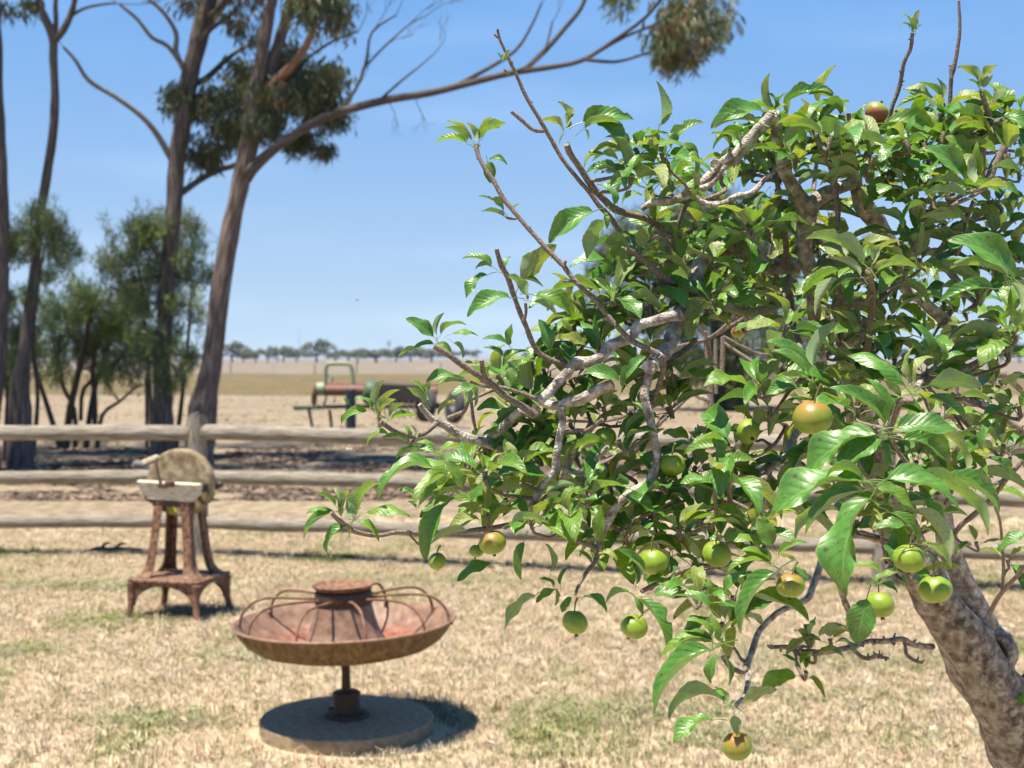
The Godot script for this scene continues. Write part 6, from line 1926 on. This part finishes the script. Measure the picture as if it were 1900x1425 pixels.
var fruit := [
	[1626, 209, 22, 1.93, 2, "small red-topped apple standing highest in the tree, against the sky", 2.7],
	[1508, 774, 36, 1.66, 1, "large apple with orange-red blush hanging below a leaf rosette in the middle of the crown", 0.1],
	[1388, 800, 23, 1.86, 0, "plain green apple showing its brown eye, left of the large blushed apple", 0.9],
	[1248, 862, 23, 1.84, 0, "yellow-green apple half in leaf shadow, right beside the dark hanging branch", 0.1],
	[1122, 812, 23, 1.9, 0, "green apple mostly covered by a dark folded leaf, left of the dark hanging branch", 0.2],
	[914, 1006, 25, 1.78, 1, "brownish-blushed apple at the lower left of the crown above the shadow line of the fence", 0.15],
	[811, 1041, 17, 1.8, 0, "smallest green apple, farthest left, hanging clear below a dark leaf", 0.05],
	[1212, 1042, 28, 1.78, 0, "dull shaded apple low in the crown, first of two hanging side by side", 0.15],
	[1330, 1027, 28, 1.78, 0, "dark green apple with one sunlit spot, hanging under a leafy twig", 0.1],
	[1067, 1154, 25, 1.78, 0, "bright green apple split by a straight shadow edge, hanging clear over the grass", 0.05],
	[1177, 1162, 26, 1.8, 0, "green apple half hidden behind a small dark leaf, lower middle", 0.5],
	[1467, 1086, 26, 1.72, 1, "yellow apple with faint orange cheek, beside a big drooping leaf", 0.1],
	[1687, 1036, 29, 1.62, 0, "bright speckled lime-green apple in front of the trunk, upper of the pair", 0.1],
	[1735, 1092, 31, 1.64, 0, "smooth green apple in front of the trunk, lower and right of the pair", 0.1],
	[1633, 1121, 27, 1.72, 0, "green apple tucked behind a broad round leaf, left of the trunk", 0.1],
	[1368, 1383, 28, 1.72, 1, "lowest apple near the bottom edge, capped by a small leaf", 0.2],
	[1369, 617, 13, 2.6, 2, "small blurred pinkish apple deep behind the crown", 0.1],
	[884, 1022, 14, 1.84, 0, "small green apple half hidden left of the brownish-blushed one", 0.2],
]

func make_apples() -> void:
	for k in 5:
		apple_meshes.append(apple_mesh(k))
	for q in fruit:
		var d: float = q[3]
		var r: float = q[2] / 2500.0 * d
		var o := thing("apple", q[5], "apple", at(q[0], q[1], d), 0.0, "apples hanging in the tree")
		o.rotation = Vector3(rf(-0.2, 0.2), rf(-0.6, 0.6), q[6] * (1.0 if rf(0, 1) < 0.6 else -1.0))
		if q[2] == 23 and q[0] == 1388:
			o.rotation = Vector3(-0.9, 0.2, 0.1)
		var s := MeshInstance3D.new()
		s.name = "skin"
		s.mesh = apple_meshes[q[4] if q[4] > 0 else [0, 3, 4][rng.randi() % 3]]
		s.material_override = M.apple_skin
		s.scale = Vector3(r, r * rf(0.92, 1.02), r)
		s.rotation.y = rf(0, TAU) if q[4] == 0 else 0.0
		o.add_child(s, true)
		var st := begin()
		tube(st, [Vector3(0, r * 0.60, 0), Vector3(0.001, r * 0.95, 0.001), Vector3(0.003, r * 1.4, 0.0), Vector3(0.006, r * 1.75, 0.002)], [0.0011, 0.0010, 0.0011, 0.0017], 7, 3)
		obj("stem", st, M.stalk, o)
		st = begin()
		for k in 5:
			var a := TAU * k / 5.0
			var e := Vector3(cos(a), 0, sin(a))
			tube(st, [Vector3(0, -r * 0.80, 0) + e * r * 0.05, Vector3(0, -r * 0.98, 0) + e * r * 0.09, Vector3(0, -r * 1.10, 0) + e * r * rf(0.06, 0.16)], [r * 0.05, r * 0.045, r * 0.012], 5, 2)
		obj("calyx", st, M.calyx, o)

func haze_wisps() -> ImageTexture:
	# thin high cirrus, drawn out sideways, the same all round
	var w := 768
	var h := 384
	var n := FastNoiseLite.new()
	n.seed = 15
	n.frequency = 1.0
	n.fractal_octaves = 5
	var im := Image.create(w, h, false, Image.FORMAT_RGBA8)
	for y in h / 2 + 1:
		var e := PI * (0.5 - (y + 0.5) / h)
		for x in w:
			var a := TAU * x / w
			var p := Vector3(cos(e) * cos(a), sin(e) * 14.0, cos(e) * sin(a)) * 2.2
			var k := clampf(n.get_noise_3dv(p) * 1.5, 0.0, 1.0)
			im.set_pixel(x, y, Color(1, 1, 1, 0.042 * k))
	return ImageTexture.create_from_image(im)

func _ready() -> void:
	rng.seed = 20240611
	bump3.seed = 9
	bump3.frequency = 1.0
	bump3.fractal_octaves = 3
	# camera
	var cam := Camera3D.new()
	cam.name = "camera"
	cam.position = EYE
	cam.rotation.x = -PITCH
	cam.fov = rad_to_deg(2.0 * atan(712.5 / 2500.0))
	cam.near = 0.1
	cam.far = 6000.0
	add_child(cam)
	cam.current = true
	# sky, air, exposure
	var sky_m := ProceduralSkyMaterial.new()
	sky_m.sky_top_color = Color(0.043, 0.147, 0.345).linear_to_srgb()
	sky_m.sky_horizon_color = Color(0.244, 0.315, 0.375).linear_to_srgb()
	sky_m.sky_curve = 0.108
	sky_m.ground_bottom_color = lin(0.30, 0.24, 0.17)
	sky_m.ground_horizon_color = lin(0.38, 0.36, 0.33)
	sky_m.sun_angle_max = 20.0
	sky_m.sky_cover = haze_wisps()
	sky_m.sky_cover_modulate = Color(1, 1, 1, 1)
	var env := Environment.new()
	env.background_mode = Environment.BG_SKY
	env.sky = Sky.new()
	env.sky.sky_material = sky_m
	env.tonemap_mode = Environment.TONE_MAPPER_LINEAR
	env.tonemap_exposure = 2.5
	env.fog_enabled = true
	env.fog_density = 0.00013
	env.fog_light_color = Color(0.80, 0.88, 1.0)
	env.sdfgi_enabled = true
	env.ssao_enabled = true
	env.ssil_enabled = true
	var lens := CameraAttributesPhysical.new()
	lens.frustum_focal_length = 42.0
	lens.exposure_aperture = 7.6
	lens.frustum_focus_distance = 1.8
	var we := WorldEnvironment.new()
	we.name = "air"
	we.environment = env
	we.camera_attributes = lens
	add_child(we)
	# high summer sun, a little left of and behind the eye
	var sun := DirectionalLight3D.new()
	sun.name = "sun"
	sun.light_energy = 1.6
	sun.light_color = Color(1.0, 0.955, 0.88)
	sun.light_angular_distance = 0.53
	sun.shadow_enabled = true
	add_child(sun)
	sun.look_at_from_position(Vector3(-0.22, 1.0, 0.18) * 10.0, Vector3.ZERO, Vector3(0, 0, -1))
	make_materials()
	make_ground()
	make_feeder()
	make_grass()
	make_horizon()
	make_gums()
	make_fence()
	make_machine()
	make_grindstone()
	make_small_things()
	make_twig_on_ground()
	make_apple_tree()
	make_apples()
